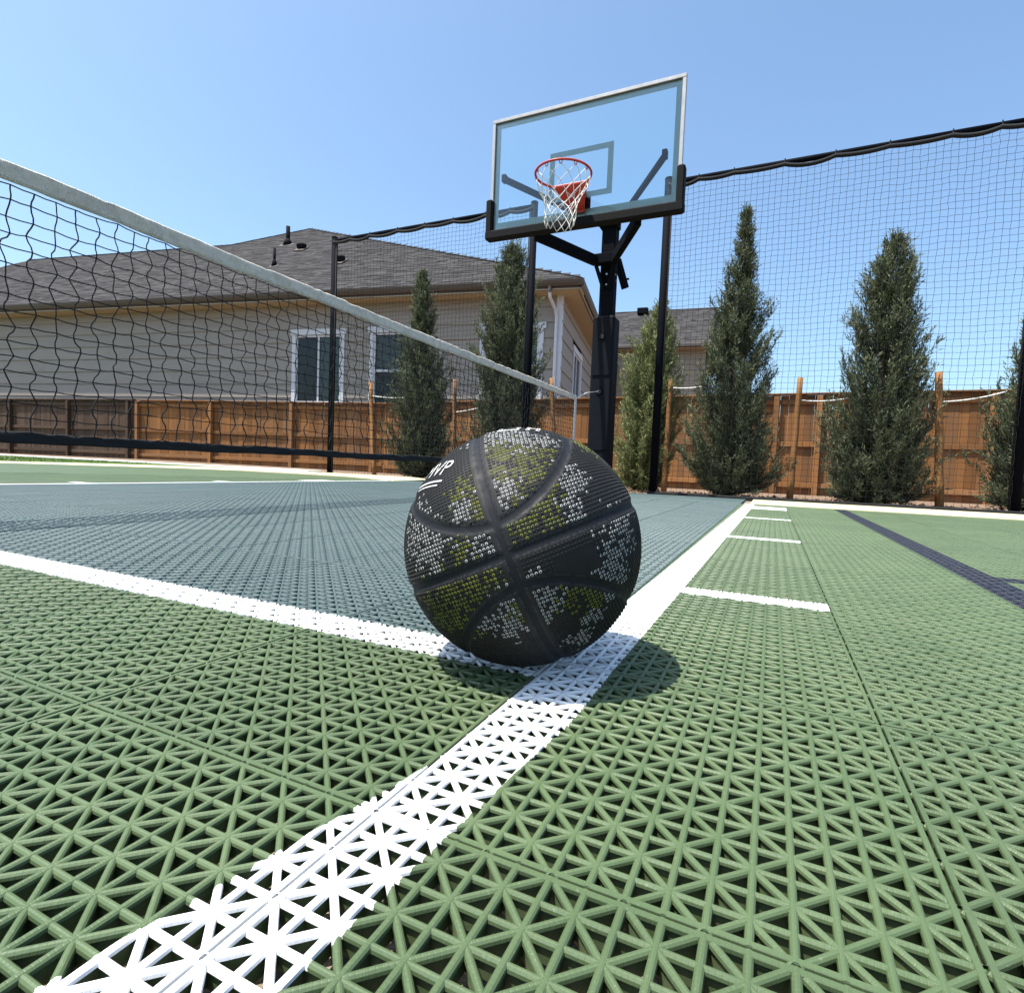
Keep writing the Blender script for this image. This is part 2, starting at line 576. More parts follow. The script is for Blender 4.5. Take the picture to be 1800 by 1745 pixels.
# --- one snap-together tile: union-jack lattice of rounded bars on thin webs
def tile_mesh():
    V, F, U = [], [], []
    def bar(p, q, w, z, web=True, flat=False):
        (x0, y0), (x1, y1) = p, q
        L = math.hypot(x1 - x0, y1 - y0)
        tx, ty = (x1 - x0) / L, (y1 - y0) / L
        nx_, ny_ = -ty, tx
        if flat:
            prof = [(-w, -0.0024), (-w, -0.0005), (-w * .8, 0), (w * .8, 0), (w, -0.0005), (w, -0.0024)]
        else:
            prof = [(-w, -0.0026), (-w * .86, -0.0011), (-w * .45, -0.0002), (0, 0), (w * .45, -0.0002), (w * .86, -0.0011), (w, -0.0026)]
        o = len(V)
        k = len(prof)
        for (bx, by, s) in ((x0, y0, 0.0), (x1, y1, L)):
            for (d, h) in prof:
                V.append((bx + nx_ * d, by + ny_ * d, z + h))
        for i in range(k - 1):
            F.append((o + i, o + k + i, o + k + i + 1, o + i + 1))
            U.append([(0, i / k), (L, i / k), (L, (i + 1) / k), (0, (i + 1) / k)])
        F.append((o, o + k - 1, o + 2 * k - 1, o + k))
        U.append([(0, 0)] * 4)
        if web:
            o = len(V)
            ww = 0.0007
            for (bx, by) in ((x0, y0), (x1, y1)):
                for (d, h) in ((-ww, -0.0024), (-ww, -0.0112), (ww, -0.0112), (ww, -0.0024)):
                    V.append((bx + nx_ * d, by + ny_ * d, z + h))
            for i in (0, 2):
                F.append((o + i, o + i + 1, o + 5 + i, o + 4 + i))
                U.append([(0, 0)] * 4)
    H = T / 2 - 0.0010
    c = T / 16
    w = 0.00205
    for k in range(1, 16):
        a = -T / 2 + k * c
        bar((a, -H), (a, H), w * 1.08, 0.0)
        bar((-H, a), (H, a), w * 0.95, -0.00045)
    for k in range(-14, 15, 2):
        lo, hi = max(-H, -H + k * c), min(H, H + k * c)
        bar((lo, lo - k * c), (hi, hi - k * c), w, -0.00025)
        bar((lo, -(lo - k * c)), (hi, -(hi - k * c)), w, -0.00033)
    e = 0.0017
    for s in (-1, 1):
        bar((s * (H - e), -H), (s * (H - e), H), e, -0.0001, True, True)
        bar((-H, s * (H - e)), (H, s * (H - e)), e, -0.0002, True, True)
    # peg legs under the nodes
    for i in range(1, 8):
        for j in range(1, 8):
            px, py = -T / 2 + i * 2 * c, -T / 2 + j * 2 * c
            o = len(V)
            r = 0.0026
            for h in (-0.002, -0.016):
                for (dx, dy) in ((-r, 0), (0, -r), (r, 0), (0, r)):
                    V.append((px + dx, py + dy, h))
            for q in range(4):
                F.append((o + q, o + (q + 1) % 4, o + 4 + (q + 1) % 4, o + 4 + q))
                U.append([(0, 0)] * 4)
    me = bpy.data.meshes.new('court_tile')
    me.from_pydata(V, [], F)
    uv = me.uv_layers.new(name='UVMap')
    flat = [c_ for face in U for c_ in face]
    uv.data.foreach_set('uv', [x for p_ in flat for x in p_])
    me.materials.append(M['tile'])
    return me
TM = tile_mesh()

a0, a1 = math.atan2(-2.75, 1.0), math.atan2(0.46, 1.0)
cells = []
for j in range(-3, 15):
    for i in range(-34, 20):
        cx, cy = X0 + (i + .5) * T, Y0 + (j + .5) * T
        if cy > 4.284 and not (-3.66 < cx < -0.19):
            continue
        # the wedge of court around the view, with a margin
        ok = False
        for dx in (-.5, .5):
            for dy in (-.5, .5):
                px, py = cx + dx * T, cy + dy * T + 0.12
                if py > 0 and a0 < math.atan2(px, py) < a1:
                    ok = True
        if ok:
            d = cx * -0.421 + cy * 0.906
            cells.append((math.hypot(cx, cy), i, j, cx, cy))
cells.sort()
tiles = cells[:298]
taken = set((i, j) for _, i, j, _, _ in tiles)
for _, i, j, cx, cy in tiles:
    o = inst('court_tile', TM, court, (cx, cy, random.uniform(-0.0003, 0.0003)), (0, 0, rad(random.uniform(-0.05, 0.05))))
# the tiles beyond: joined, tile by tile with their joints
m = MB()
for j in range(-11, 18):
    for i in range(-29, 20):
        if (i, j) in taken:
            continue
        cx, cy = X0 + (i + .5) * T, Y0 + (j + .5) * T
        if cy > 4.28 and not (-3.66 < cx < -0.19) and cx > -3.66:
            continue
        if cx < -8.4 or (cy > 5.1):
            continue
        g = 0.0009
        h = T / 2 - g
        zt = -0.0004 + random.uniform(-.0003, .0003)
        b = 0.0015
        m.add([(cx - h, cy - h, zt - b), (cx + h, cy - h, zt - b), (cx + h, cy + h, zt - b), (cx - h, cy + h, zt - b),
               (cx - h + b, cy - h + b, zt), (cx + h - b, cy - h + b, zt), (cx + h - b, cy + h - b, zt), (cx - h + b, cy + h - b, zt)],
              [(4, 5, 6, 7), (0, 1, 5, 4), (1, 2, 6, 5), (2, 3, 7, 6), (3, 0, 4, 7)])
o = m.build('distant_tiles', M['tile'], court)
o['kind'] = 'stuff'
# yellow border tiles: right of the lane along the baseline, and round the far left corner
def border(name, near, far, z=0.0035):
    m = MB()
    k = len(near)
    m.add([(x, y, z) for x, y in near] + [(x, y, z) for x, y in far] +
          [(x, y, -0.016) for x, y in near] + [(x, y, -0.016) for x, y in far],
          [(i, i + 1, k + i + 1, k + i) for i in range(k - 1)] +
          [(2 * k + i, 2 * k + i + 1, i + 1, i) for i in range(k - 1)])
    return m.build(name, M['yellow'], court)
xs = [-0.135 + 0.5765 * i for i in range(10)]
for i in range(9):
    border('border_tile', [(xs[i] + .001, 4.287), (xs[i + 1] - .001, 4.287)], [(xs[i] + .001, 5.12), (xs[i + 1] - .001, 5.12)])
near = [(-3.55, 4.72), (-4.4, 5.10), (-5.2, 5.36), (-6.3, 5.25), (-7.2, 4.75), (-7.9, 3.9), (-8.35, 3.2), (-8.6, 1.6)]
far = [(-3.75, 5.75), (-4.4, 6.25), (-5.3, 6.3), (-6.8, 6.25), (-8.2, 5.9), (-9.0, 4.7), (-9.3, 3.7), (-9.5, 1.7)]
for i in range(len(near) - 1):
    border('border_tile', near[i:i + 2], far[i:i + 2], 0.003 + 0.0004 * (i % 2))

# mow curb at the back, left of the court
m = MB()
m.beam((-40, 6.52, -0.045), (-6.4, 6.52, -0.045), 0.30, 0.13, bev=0.01)
tag(m.build('concrete_curb', M['curb']), 'low pale concrete kerb along the foot of the left fence', 'kerb')
tag(sheet('lawn', [(-40, -2), (-9.72, -2), (-9.72, 4.4), (-8.1, 6.36), (-40, 6.36)], -0.004, M['grass']), kind='structure')
m = MB()
for k in range(5200):
    x = -9.8 - abs(random.gauss(0, 4.0))
    y = random.uniform(2.2, 6.3)
    if x > -9.8 + (y - 4.4) * .83 and y > 4.4:
        pass
    h = random.uniform(.015, .04)
    a = random.uniform(0, 6.28)
    w = .004
    dx, dy = math.cos(a) * w, math.sin(a) * w
    lx, ly = random.gauss(0, .012), random.gauss(0, .012)
    m.add([(x - dx, y - dy, -.004), (x + dx, y + dy, -.004), (x + lx, y + ly, -.004 + h)], [(0, 1, 2)])
tag(m.build('grass_blades', M['grass']), 'short green grass beyond the left court corner', 'grass', kind='stuff')

# mulch chips in the planting bed behind the netting
m = MB()
for k in range(5000):
    x = random.uniform(-6.5, 4.5)
    y = random.uniform(6.45, 8.0)
    s = random.uniform(.008, .03)
    a = random.uniform(0, 6.28)
    c_, s_ = math.cos(a) * s, math.sin(a) * s
    z = -0.075 + random.uniform(0, .03)
    t = random.uniform(-.5, .5) * s
    m.add([(x - c_, y - s_, z), (x + s_ * .3, y - c_ * .3, z + t), (x + c_, y + s_, z + .004), (x - s_ * .3, y + c_ * .3, z - t)], [(0, 1, 2, 3)])
tag(m.build('mulch', M['mulch']), 'loose brown wood mulch in the planting bed along the net', 'mulch', kind='stuff')

# ------------------------------------------------------------------ basketball
BC = Vector((-0.23, 0.525, 0.1195))
BR = 0.1195
e1 = np.array([0.30618843, -0.94987981, 0.06306341])
e2 = np.array([0.86322442, 0.30496422, 0.40229396])
e3 = np.array([-0.40135506, -0.06873708, 0.91333966])

def loop_lat(lon):
    return np.radians(13.2) + np.radians(34) * np.abs(np.sin(lon)) ** 1.8

def seam_dist(P):
    """metres on the surface from the nearest seam centre line, P: (n,3) unit vectors"""
    a, b, c = P @ e1, P @ e2, P @ e3
    g1 = np.abs(np.arcsin(np.clip(b, -1, 1)))
    g2 = np.abs(np.arcsin(np.clip(c, -1, 1)))
    lat = np.arcsin(np.clip(np.abs(c), -1, 1))
    lon = np.arctan2(b, a)
    f = loop_lat(lon)
    df = (loop_lat(lon + 1e-3) - loop_lat(lon - 1e-3)) / 2e-3
    lp = np.abs(lat - f) / np.sqrt(1 + (df / np.maximum(np.cos(lat), .2)) ** 2)
    return np.minimum(np.minimum(g1, g2), lp) * BR

WHITE = [(0.596, -0.524, 0.608, 0.07), (0.631, -0.641, 0.437, 0.06), (0.692, -0.649, 0.318, 0.05), (0.23, -0.839, 0.493, 0.07), (-0.106, -0.43, 0.896, 0.1), (0.142, -0.472, 0.87, 0.1), (0.313, -0.358, 0.88, 0.06), (-0.532, -0.832, 0.157, 0.1), (-0.311, -0.947, 0.082, 0.1), (-0.05, -0.933, 0.356, 0.06), (0.1, -0.985, 0.137, 0.08), (0.193, -0.96, 0.204, 0.05), (0.925, -0.317, 0.209, 0.12), (0.916, -0.4, 0.023, 0.1), (0.86, -0.504, -0.082, 0.07), (0.541, -0.801, -0.256, 0.08), (0.494, -0.858, -0.142, 0.05), (0.299, -0.912, -0.28, 0.06), (0.298, -0.837, -0.458, 0.07), (0.14, -0.884, -0.447, 0.05), (0.924, -0.227, 0.306, 0.06), (0.794, -0.448, -0.41, 0.05), (0.687, -0.421, -0.592, 0.06), (0.901, -0.409, -0.144, 0.08), (-0.44, -0.885, 0.02, 0.08), (0.62, -0.59, 0.53, 0.06)]
YELL = [(0.083, -0.618, 0.782, 0.09), (0.323, -0.639, 0.698, 0.08), (0.353, -0.517, 0.78, 0.06), (0.334, -0.719, 0.609, 0.07), (0.129, -0.759, 0.638, 0.05), (-0.119, -0.872, 0.475, 0.06), (0.021, -0.912, 0.409, 0.05), (0.093, -0.935, 0.341, 0.04), (0.476, -0.779, 0.408, 0.1), (0.386, -0.869, 0.309, 0.08), (0.31, -0.924, 0.223, 0.06), (0.529, -0.662, 0.531, 0.05), (-0.033, -0.994, 0.101, 0.06), (0.056, -0.983, -0.175, 0.1), (-0.098, -0.956, -0.276, 0.1), (0.163, -0.981, -0.101, 0.06), (-0.273, -0.856, -0.438, 0.1), (-0.11, -0.873, -0.476, 0.09), (0.485, -0.019, 0.874, 0.06), (0.72, -0.653, -0.237, 0.07), (0.81, -0.525, -0.263, 0.05), (0.385, -0.863, -0.327, 0.05)]
for k in range(16):          # camouflage goes on round the back
    v = rng.normal(size=3); v /= np.linalg.norm(v)
    if v[1] > 0.15:
        (WHITE if k % 2 else YELL).append((*v, rng.uniform(.08, .2)))

def blob(P, L):
    r = np.full(len(P), -1.0)
    for x, y, z, w in L:
        d = np.linalg.norm(P - np.array([x, y, z]), axis=1) / (w * 2.3)
        r = np.maximum(r, 1 - d)
    return r

def rubber(name, c, rough, bump=0.0):
    m = N(name)
    co = m.coord()
    f = m.noise(60, 5, 0.65, co)
    m.set(Base_Color=m.ramp(f, [(0.3, tuple(x * .8 for x in c)), (0.7, tuple(x * 1.25 for x in c))]),
          Roughness=m.ramp(m.noise(90, 4, 0.6, co), [(0.3, (rough - .08,) * 3), (0.7, (rough + .1,) * 3)]))
    m.b.inputs['Specular IOR Level'].default_value = 0.28
    if bump:
        m.bump(m.noise(900, 3, 0.6, co), bump, 0.0006)
    return m.m
M['rubber'] = rubber('black_ball_rubber', (0.009, 0.0088, 0.0088), 0.62, 0.3)
M['seam'] = rubber('smooth_seam_rubber', (0.005, 0.006, 0.009), 0.68)
M['seam_edge'] = rubber('highlight_seam_edge', (0.022, 0.022, 0.025), 0.65)  # thin highlight along the seam rims, put into the colour
M['p_white'] = rubber('white_ball_print', (0.46, 0.46, 0.445), 0.7)
M['p_yell'] = rubber('yellow_green_ball_print', (0.175, 0.19, 0.014), 0.7)

ball = empty('basketball', (BC.x, BC.y, 0))
tag(ball, 'black rubber basketball with white and yellow camouflage dots on the line corner', 'basketball')
BCl = Vector((0, 0, BC.z))
import bmesh
bm = bmesh.new()
bmesh.ops.create_icosphere(bm, subdivisions=7, radius=1.0)
me = bpy.data.meshes.new('panels')
bm.to_mesh(me)
bm.free()
P = np.empty(len(me.vertices) * 3)
me.vertices.foreach_get('co', P)
P = P.reshape(-1, 3)
sd = seam_dist(P)
HW = 0.0036
g = np.clip((sd - HW * .75) / (HW * .45), 0, 1)
g = g * g * (3 - 2 * g)
patch_c = np.array([0.735, -0.675, 0.02]); patch_c /= np.linalg.norm(patch_c)
ra = BR - 0.0011 * (1 - g)
me.vertices.foreach_set('co', (P * ra[:, None] + np.array([0, 0, BC.z])).ravel())
me.materials.append(M['rubber']); me.materials.append(M['seam']); me.materials.append(M['seam_edge'])
fc = np.empty(len(me.polygons) * 3)
me.polygons.foreach_get('center', fc)
fc = fc.reshape(-1, 3) - np.array([0, 0, BC.z])
fc /= np.linalg.norm(fc, axis=1)[:, None]
fsd = seam_dist(fc)
me.polygons.foreach_set('material_index', np.where(fsd < HW * .95, 1, np.where(fsd < HW * 1.2, 2, 0)).astype(np.int32))
me.polygons.foreach_set('use_smooth', [True] * len(me.polygons))
me.update()
po = bpy.data.objects.new('panels', me)
COL.objects.link(po)
po.parent = ball

# pebbles: small domes in rows, the printed ones with a painted rim
def pebbles():
    pts = []
    sp = 0.0037
    rows = int(math.pi * BR / sp)
    for i in range(1, rows):
        th = math.pi * i / rows
        nn = max(1, int(2 * math.pi * BR * math.sin(th) / sp))
        for k in range(nn):
            ph = 2 * math.pi * k / nn
            pts.append((math.sin(th) * math.cos(ph), math.sin(th) * math.sin(ph), math.cos(th)))
    Q = np.array(pts)
    # rows wind round the ball's own poles
    Bm = np.stack([e1, e3, e2])
    Q = Q @ Bm
    d = seam_dist(Q)
    Q = Q[d > 0.0056]
    # smooth print-free patch on the right
    u = Q - patch_c
    ta = np.cross(patch_c, e3); ta /= np.linalg.norm(ta)
    tb = np.cross(ta, patch_c)
    keep = ~((np.abs(u @ ta) < 0.17) & (np.abs(u @ tb) < 0.085) & (Q @ patch_c > .8))
    Q = Q[keep]
    nz = rng.normal(size=len(Q))
    bw, by = blob(Q, WHITE) + nz * .25, blob(Q, YELL) + rng.normal(size=len(Q)) * .30
    kind = np.where((bw > .16) & (bw > by), 1, np.where(by > .24, 2, 0))
    kind[rng.random(len(Q)) < .16] = 0
    # wear: some rims incomplete
    V, F, MI = [], [], []
    K = 6
    for q, kd in zip(Q, kind):
        n_ = Vector(q)
        t_ = n_.orthogonal().normalized()
        b_ = n_.cross(t_)
        o = len(V)
        rr = 0.00160 if kd else 0.0015
        hh = 0.0007
        for (rad_, hgt) in ((rr, -0.0001), (rr * .88, hh * .7), (rr * .56, hh)):
            for k in range(K):
                a = 2 * math.pi * k / K
                V.append(n_ * (BR + hgt) + (t_ * math.cos(a) + b_ * math.sin(a)) * rad_ + BCl)
        wear = rng.random(K)
        for L in range(2):
            for k in range(K):
                l = (k + 1) % K
                F.append((o + L * K + k, o + L * K + l, o + L * K + K + l, o + L * K + K + k))
                MI.append(int(kd) if (kd and L and wear[k] > .15) else 0)
        F.append(tuple(o + 2 * K + k for k in range(K)))
        MI.append(0)
    me = bpy.data.meshes.new('pebbling')
    me.from_pydata([tuple(v) for v in V], [], F)
    for mm in ('rubber', 'p_white', 'p_yell'):
        me.materials.append(M[mm])
    me.polygons.foreach_set('material_index', MI)
    o = bpy.data.objects.new('pebbling', me)
    COL.objects.link(o)
    o.parent = ball
    o['kind'] = 'stuff'
pebbles()

# printed lettering, wrapped on the surface
def wrap_text(txt, size, at, right, name='lettering', shift=(0, 0)):
    cu = bpy.data.curves.new(name, 'FONT')
    cu.body = txt
    cu.size = size
    cu.align_x = 'CENTER'
    cu.align_y = 'CENTER'
    tmp = bpy.data.objects.new('tmp', cu)
    COL.objects.link(tmp)
    dg = bpy.context.evaluated_depsgraph_get()
    me = bpy.data.meshes.new_from_object(tmp.evaluated_get(dg))
    bpy.data.objects.remove(tmp)
    n_ = Vector(at).normalized()
    r_ = Vector(right)
    r_ = (r_ - n_ * r_.dot(n_)).normalized()
    u_ = n_.cross(r_)
    for v in me.vertices:
        x, y = v.co.x + shift[0], v.co.y + shift[1]
        d = (n_ + r_ * (x / BR) + u_ * (y / BR)).normalized()
        v.co = d * (BR + 0.0009) + BCl
    me.materials.clear()
    me.materials.append(M['p_white'])
    o = bpy.data.objects.new(name, me)
    COL.objects.link(o)
    o.parent = ball
wrap_text('MVP', 0.026, (-0.50, -0.60, 0.61), (0.145, -0.077, 0.026))
def wrap_rects(at, right, rects, name='printed_mark'):
    n_ = Vector(at).normalized()
    r_ = Vector(right)
    r_ = (r_ - n_ * r_.dot(n_)).normalized()
    u_ = n_.cross(r_)
    m = MB()
    for (x0, y0, x1, y1) in rects:
        k = 6
        vs, fs = [], []
        for i in range(k + 1):
            for y in (y0, y1):
                x = x0 + (x1 - x0) * i / k
                vs.append((n_ + r_ * (x / BR) + u_ * (y / BR)).normalized() * (BR + .001) + BCl)
        for i in range(k):
            fs.append((2 * i, 2 * i + 2, 2 * i + 3, 2 * i + 1))
        m.add(vs, fs)
    m.build(name, M['p_white'], ball)
wrap_rects((-0.50, -0.60, 0.61), (0.145, -0.077, 0.026), [(-.026, -.0165, .024, -.0145), (-.022, -.021, .02, -.0195)])
wrap_rects((-0.03, -0.20, 0.98), (0.22, 0.07, 0.02), [(-.016, -.010, -.012, .012), (-.0118, -.010, .002, -.006), (-.0118, .008, .002, .012), (.0022, -.010, .006, .012), (.012, -.010, .016, .012), (.0162, .000, .022, .004), (.0222, -.010, .026, .012)])

# ------------------------------------------------------------------ basketball hoop
HX, BY = -1.765, 4.99          # centre line and backboard face
hoop = empty('basketball_hoop', (HX, 6.1, -0.1))
tag(hoop, 'tall black basketball hoop with clear glass backboard and orange rim', 'basketball hoop')
def hp(p):
    return (p[0] - HX, p[1] - 6.1, p[2] + 0.1)
def hbox(name, mat, c, s, bev=0.004, rot=None, smooth=False):
    m = MB()
    m.box(hp(c), s, rot, bev=bev)
    return m.build(name, mat, hoop, smooth)
def hbeam(name, mat, p, q, w, h, bev=0.004, up=(0, 0, 1)):
    m = MB()
    m.beam(hp(p), hp(q), w, h, up, bev=bev)
    return m.build(name, mat, hoop)
hbox('post', M['black_steel'], (HX, 6.10, 1.42), (0.155, 0.155, 3.02), 0.012)
pad = hbox('post_pad', M['pad_vinyl'], (HX, 6.095, 0.91), (0.245, 0.235, 1.94), 0.022)
for z0 in (0.42, 1.235):
    one('pad_strap', M['black_steel'], pad, c=hp((HX, 5.974, z0)), s=(0.20, 0.012, 0.010), bev=0.002)
for z0 in (1.655, 1.06):     # round grommets in the pad front
    m = MB()
    ring = [Vector(hp((HX - 0.01 + .034 * math.cos(a), 5.975, z0 + .034 * math.sin(a)))) for a in np.linspace(0, 2 * math.pi, 20, endpoint=False)]
    m.tube(ring, 0.008, 8, closed=True)
    g_ = m.build('grommet', M['black_steel'], pad, True)
    m = MB()
    m.tube([hp((HX - .01, 5.973, z0)), hp((HX - .01, 5.97, z0))], 0.026, 16)
    m.build('hole', M['inside'], g_)
hbox('base_plate', M['black_steel'], (HX, 6.1, -0.06), (0.40, 0.40, 0.03), 0.005)
# lift arms
zt, zl = 2.86, 2.43
for sx, xt, xb in ((-1, -2.56, -2.20), (1, -1.01, -1.22)):
    hbeam('upper_arm', M['black_steel'], (HX + sx * .085, 6.06, zt + .02), (xt, 5.06, 3.02 if sx < 0 else 2.955), 0.04, 0.055)
    hbeam('lower_arm', M['black_steel'], (HX + sx * .10, 5.92, zl + .02), (xb, 5.06, 2.44), 0.065, 0.10)
    hbox('arm_lug', M['black_steel'], (xt, 5.045, 3.02 if sx < 0 else 2.955), (0.045, 0.06, 0.07))
hbox('lift_bracket', M['black_steel'], (HX, 5.955, zl + .04), (0.235, 0.11, 0.10))
hbox('head_bracket', M['black_steel'], (HX, 6.06, zt + .02), (0.20, 0.17, 0.10))
hbeam('brace', M['black_steel'], (HX - .10, 5.93, zl - .02), (HX - .03, 6.02, zl - .26), 0.05, 0.02)
hbeam('brace', M['black_steel'], (HX + .10, 5.93, zl - .02), (HX + .03, 6.02, zl - .26), 0.05, 0.02)
act = hbeam('actuator', M['black_steel'], (HX + .055, 6.22, zl + .12), (HX + .13, 6.34, zl - .17), 0.07, 0.06)
for q in ((HX + .05, 6.20, zl + .13), (HX + .155, 6.30, zl - .08)):
    m = MB()
    m.tube([hp((q[0] - .03, q[1], q[2])), hp((q[0] + .022, q[1], q[2]))], .012, 8)
    m.build('pin', M['black_steel'], act)
for dx, z0 in ((.0, 2.33), (.0, 2.22)):
    m = MB()
    m.tube([hp((HX + dx, 6.022, z0)), hp((HX + dx, 6.012, z0))], .011, 6)
    m.build('bolt', M['screw'], hoop)
for yy, z0 in ((6.06, 2.33), (6.11, 2.28)):
    m = MB()
    m.tube([hp((HX + .077, yy, z0)), hp((HX + .09, yy, z0))], .010, 6)
    m.build('bolt', M['screw'], hoop)
# backboard 1.83 x 1.09
bx0, bx1, bz0, bz1 = HX - 0.915, HX + 0.915, 2.475, 3.565
fr = 0.032
hbox('glass', M['glass'], (HX, BY + 0.013, (bz0 + bz1) / 2), (bx1 - bx0 - .05, 0.012, bz1 - bz0 - .05), 0)
frame = hbox('frame_top', M['alu'], (HX, BY + .016, bz1 - fr / 2), (bx1 - bx0, 0.046, fr), .003)
for x in (bx0 + fr / 2, bx1 - fr / 2):
    hbox('frame_side', M['alu'], (x, BY + .016, (bz0 + bz1) / 2), (fr, 0.044, bz1 - bz0 - 2 * fr - .001), .003)
hbox('frame_bottom', M['black_steel'], (HX, BY + .018, bz0 + fr / 2), (bx1 - bx0, 0.045, fr), .003)
hbox('rear_rail', M['black_steel'], (HX, BY + .06, bz0 + .085), (1.50, 0.035, 0.035), .003)
bw = 0.05
def prn(name, x0, x1, z0, z1):
    m = MB()
    m.box(hp(((x0 + x1) / 2, BY + .0215, (z0 + z1) / 2)), (x1 - x0, .002, z1 - z0))
    return m.build(name, M['print'], hoop)
i0, i1, k0, k1 = bx0 + fr, bx1 - fr, bz0 + fr, bz1 - fr
prn('border_print', i0, i1, k1 - bw, k1)
prn('border_print', i0, i1, k0, k0 + bw + .03)
prn('border_print', i0, i0 + bw, k0 + bw + .031, k1 - bw - .001)
prn('border_print', i1 - bw, i1, k0 + bw + .031, k1 - bw - .001)
tz0, tz1 = 2.69, 3.145
prn('target_print', HX - .305, HX + .305, tz1 - bw, tz1)
prn('target_print', HX - .305, HX + .305, tz0, tz0 + bw)
prn('target_print', HX - .305, HX - .305 + bw, tz0 + bw + .001, tz1 - bw - .001)
prn('target_print', HX + .305 - bw, HX + .305, tz0 + bw + .001, tz1 - bw - .001)
# edge pad: bottom and up the lower sides
m = MB()
pd = 0.055
m.box(hp((HX, BY + .012, bz0 - .012)), (bx1 - bx0 + .07, 0.10, .085), bev=.012)
for x in (bx0 + .002, bx1 - .002):
    m.box(hp((x, BY + .0125, bz0 + .16)), (.066, 0.099, .34), bev=.012)
m.build('edge_pad', M['board_pad'], hoop)
# rim
RZ, RR = 2.70, 0.2375
RY = BY - 0.185 - 0.2286
m = MB()
m.tube([hp((HX + RR * math.cos(a), RY + RR * math.sin(a), RZ)) for a in np.linspace(0, 2 * math.pi, 64, endpoint=False)], .0095, 10, closed=True)
rim = m.build('rim', M['orange'], hoop, True)
for k in range(12):
    m = MB()
    a = 2 * math.pi * (k + .5) / 12
    ca, sa = math.cos(a), math.sin(a)
    pts = []
    for t, dz in ((-.05, -.008), (-.045, -.024), (-.02, -.030), (.02, -.030), (.045, -.024), (.05, -.008)):
        aa = a + t
        pts.append(hp((HX + (RR - .002) * math.cos(aa), RY + (RR - .002) * math.sin(aa), RZ + dz)))
    m.tube(pts, .0035, 6)
    m.build('net_hook', M['orange'], rim, True)
m = MB()
# tapered neck between ring and plate, sloping gusset below
yb, yf = BY - .02, RY + RR * .72
m.add([hp(p) for p in [(HX - .17, yf, RZ + .008), (HX + .17, yf, RZ + .008), (HX + .060, yb, RZ + .008), (HX - .060, yb, RZ + .008),
                       (HX - .165, yf, RZ - .012), (HX + .165, yf, RZ - .012), (HX + .060, yb, RZ - .14), (HX - .060, yb, RZ - .14)]],
      [(0, 1, 2, 3), (7, 6, 5, 4), (0, 4, 5, 1), (1, 5, 6, 2), (2, 6, 7, 3), (3, 7, 4, 0)])
m.build('rim_neck', M['orange'], rim, bevel=.004)
one('rim_plate', M['orange'], rim, c=hp((HX, BY - .011, RZ - .06)), s=(.135, .018, .19), bev=.004)
one('rear_plate', M['black_steel'], rim, c=hp((HX + .02, BY + .034, RZ - .06)), s=(.17, .02, .21), bev=.004)
# net: 12 strands each way, diamond mesh that gathers towards the bottom
m = MB()
lv = 7
def netp(k, l):
    t = l / lv
    r = (RR - .005) * (1 - t) ** 1.5 + 0.118 * (1 - (1 - t) ** 1.5) + (0.012 * math.sin(t * 9))
    a = 2 * math.pi * (k + .5 + .5 * l) / 12 + .05 * math.sin(k * 2.1 + l)
    z = RZ - .026 - .40 * t + .012 * math.sin(k * 1.7 + l * .9) * t
    return Vector(hp((HX + r * math.cos(a) - .015 * t, RY + r * math.sin(a), z)))
for k in range(12):
    for sgn in (1, -1):
        pts = []
        for l in range(lv + 1):
            kk = k if sgn > 0 else k - l
            pts.append(netp(kk, l))
        m.tube(pts, .0033, 5)
m.build('net', M['white_cord'], hoop, True)

# ------------------------------------------------------------------ low court net tied to the hoop post
NX = -1.9
ZT, ZB = 0.965, 0.215
NY0, NY1 = -0.9, 5.55
gn = empty('court_net', (NX, (NY0 + NY1) / 2, 0))
tag(gn, 'long black court net with wrinkled white top tape, tied to the hoop post', 'sports net')
def np_(x, y, z):
    return (x - NX, y - (NY0 + NY1) / 2, z)
def sag(y):
    t = (y - NY0) / (NY1 - NY0)
    return -.006 * 4 * t * (1 - t) + .0009 * math.sin(y * 7.3) + .0006 * math.sin(y * 23 + 1)
def bow(y, z):
    return .003 * math.sin(y * 1.7) + .001 * math.sin(y * 5.1 + z * 3)
cs, rsn = 0.0530, 16
cols = int((NY1 - NY0) / cs)
zb0, zt0 = ZB + .028, ZT - .06
knots = {}
for i in range(cols + 1):
    for j in range(rsn + 1):
        y = NY0 + (NY1 - NY0) * i / cols
        t = j / rsn
        z = zb0 + (zt0 - zb0) * t + sag(y)
        y2 = y + (.006 if (i + j) % 2 else -.006) * (1 if 0 < j < rsn else 0) + random.gauss(0, .0034) + .004 * math.sin(j * .6 + i * .13)
        knots[i, j] = (NX + bow(y, z) + random.gauss(0, .002), y2, z + random.gauss(0, .0022))
def wav(a, b, amp):
    a, b = Vector(a), Vector(b)
    d = b - a
    s = Vector((0, -d.z, d.y)).normalized() * amp
    return [a + d * .33 + s, a + d * .67 - s * .4]
m = MB()
for i in range(cols + 1):
    pts = []
    for j in range(rsn + 1):
        p = Vector(knots[i, j])
        if j:
            pts += wav(pts[-1], p, random.gauss(.0015, .0015) * (1 if (i + j) % 2 else -1))
        pts.append(p)
    m.tube([np_(*p) for p in pts], .0021, 4, caps=False)
for j in range(rsn + 1):
    pts = []
    for i in range(cols + 1):
        p = Vector(knots[i, j])
        if i:
            q = (pts[-1] + p) / 2
            pts.append(q - Vector((0, 0, .0018)))
        pts.append(p)
    m.tube([np_(*p) for p in pts], .0019, 4, caps=False)
m.build('netting', M['net_cord'], gn)
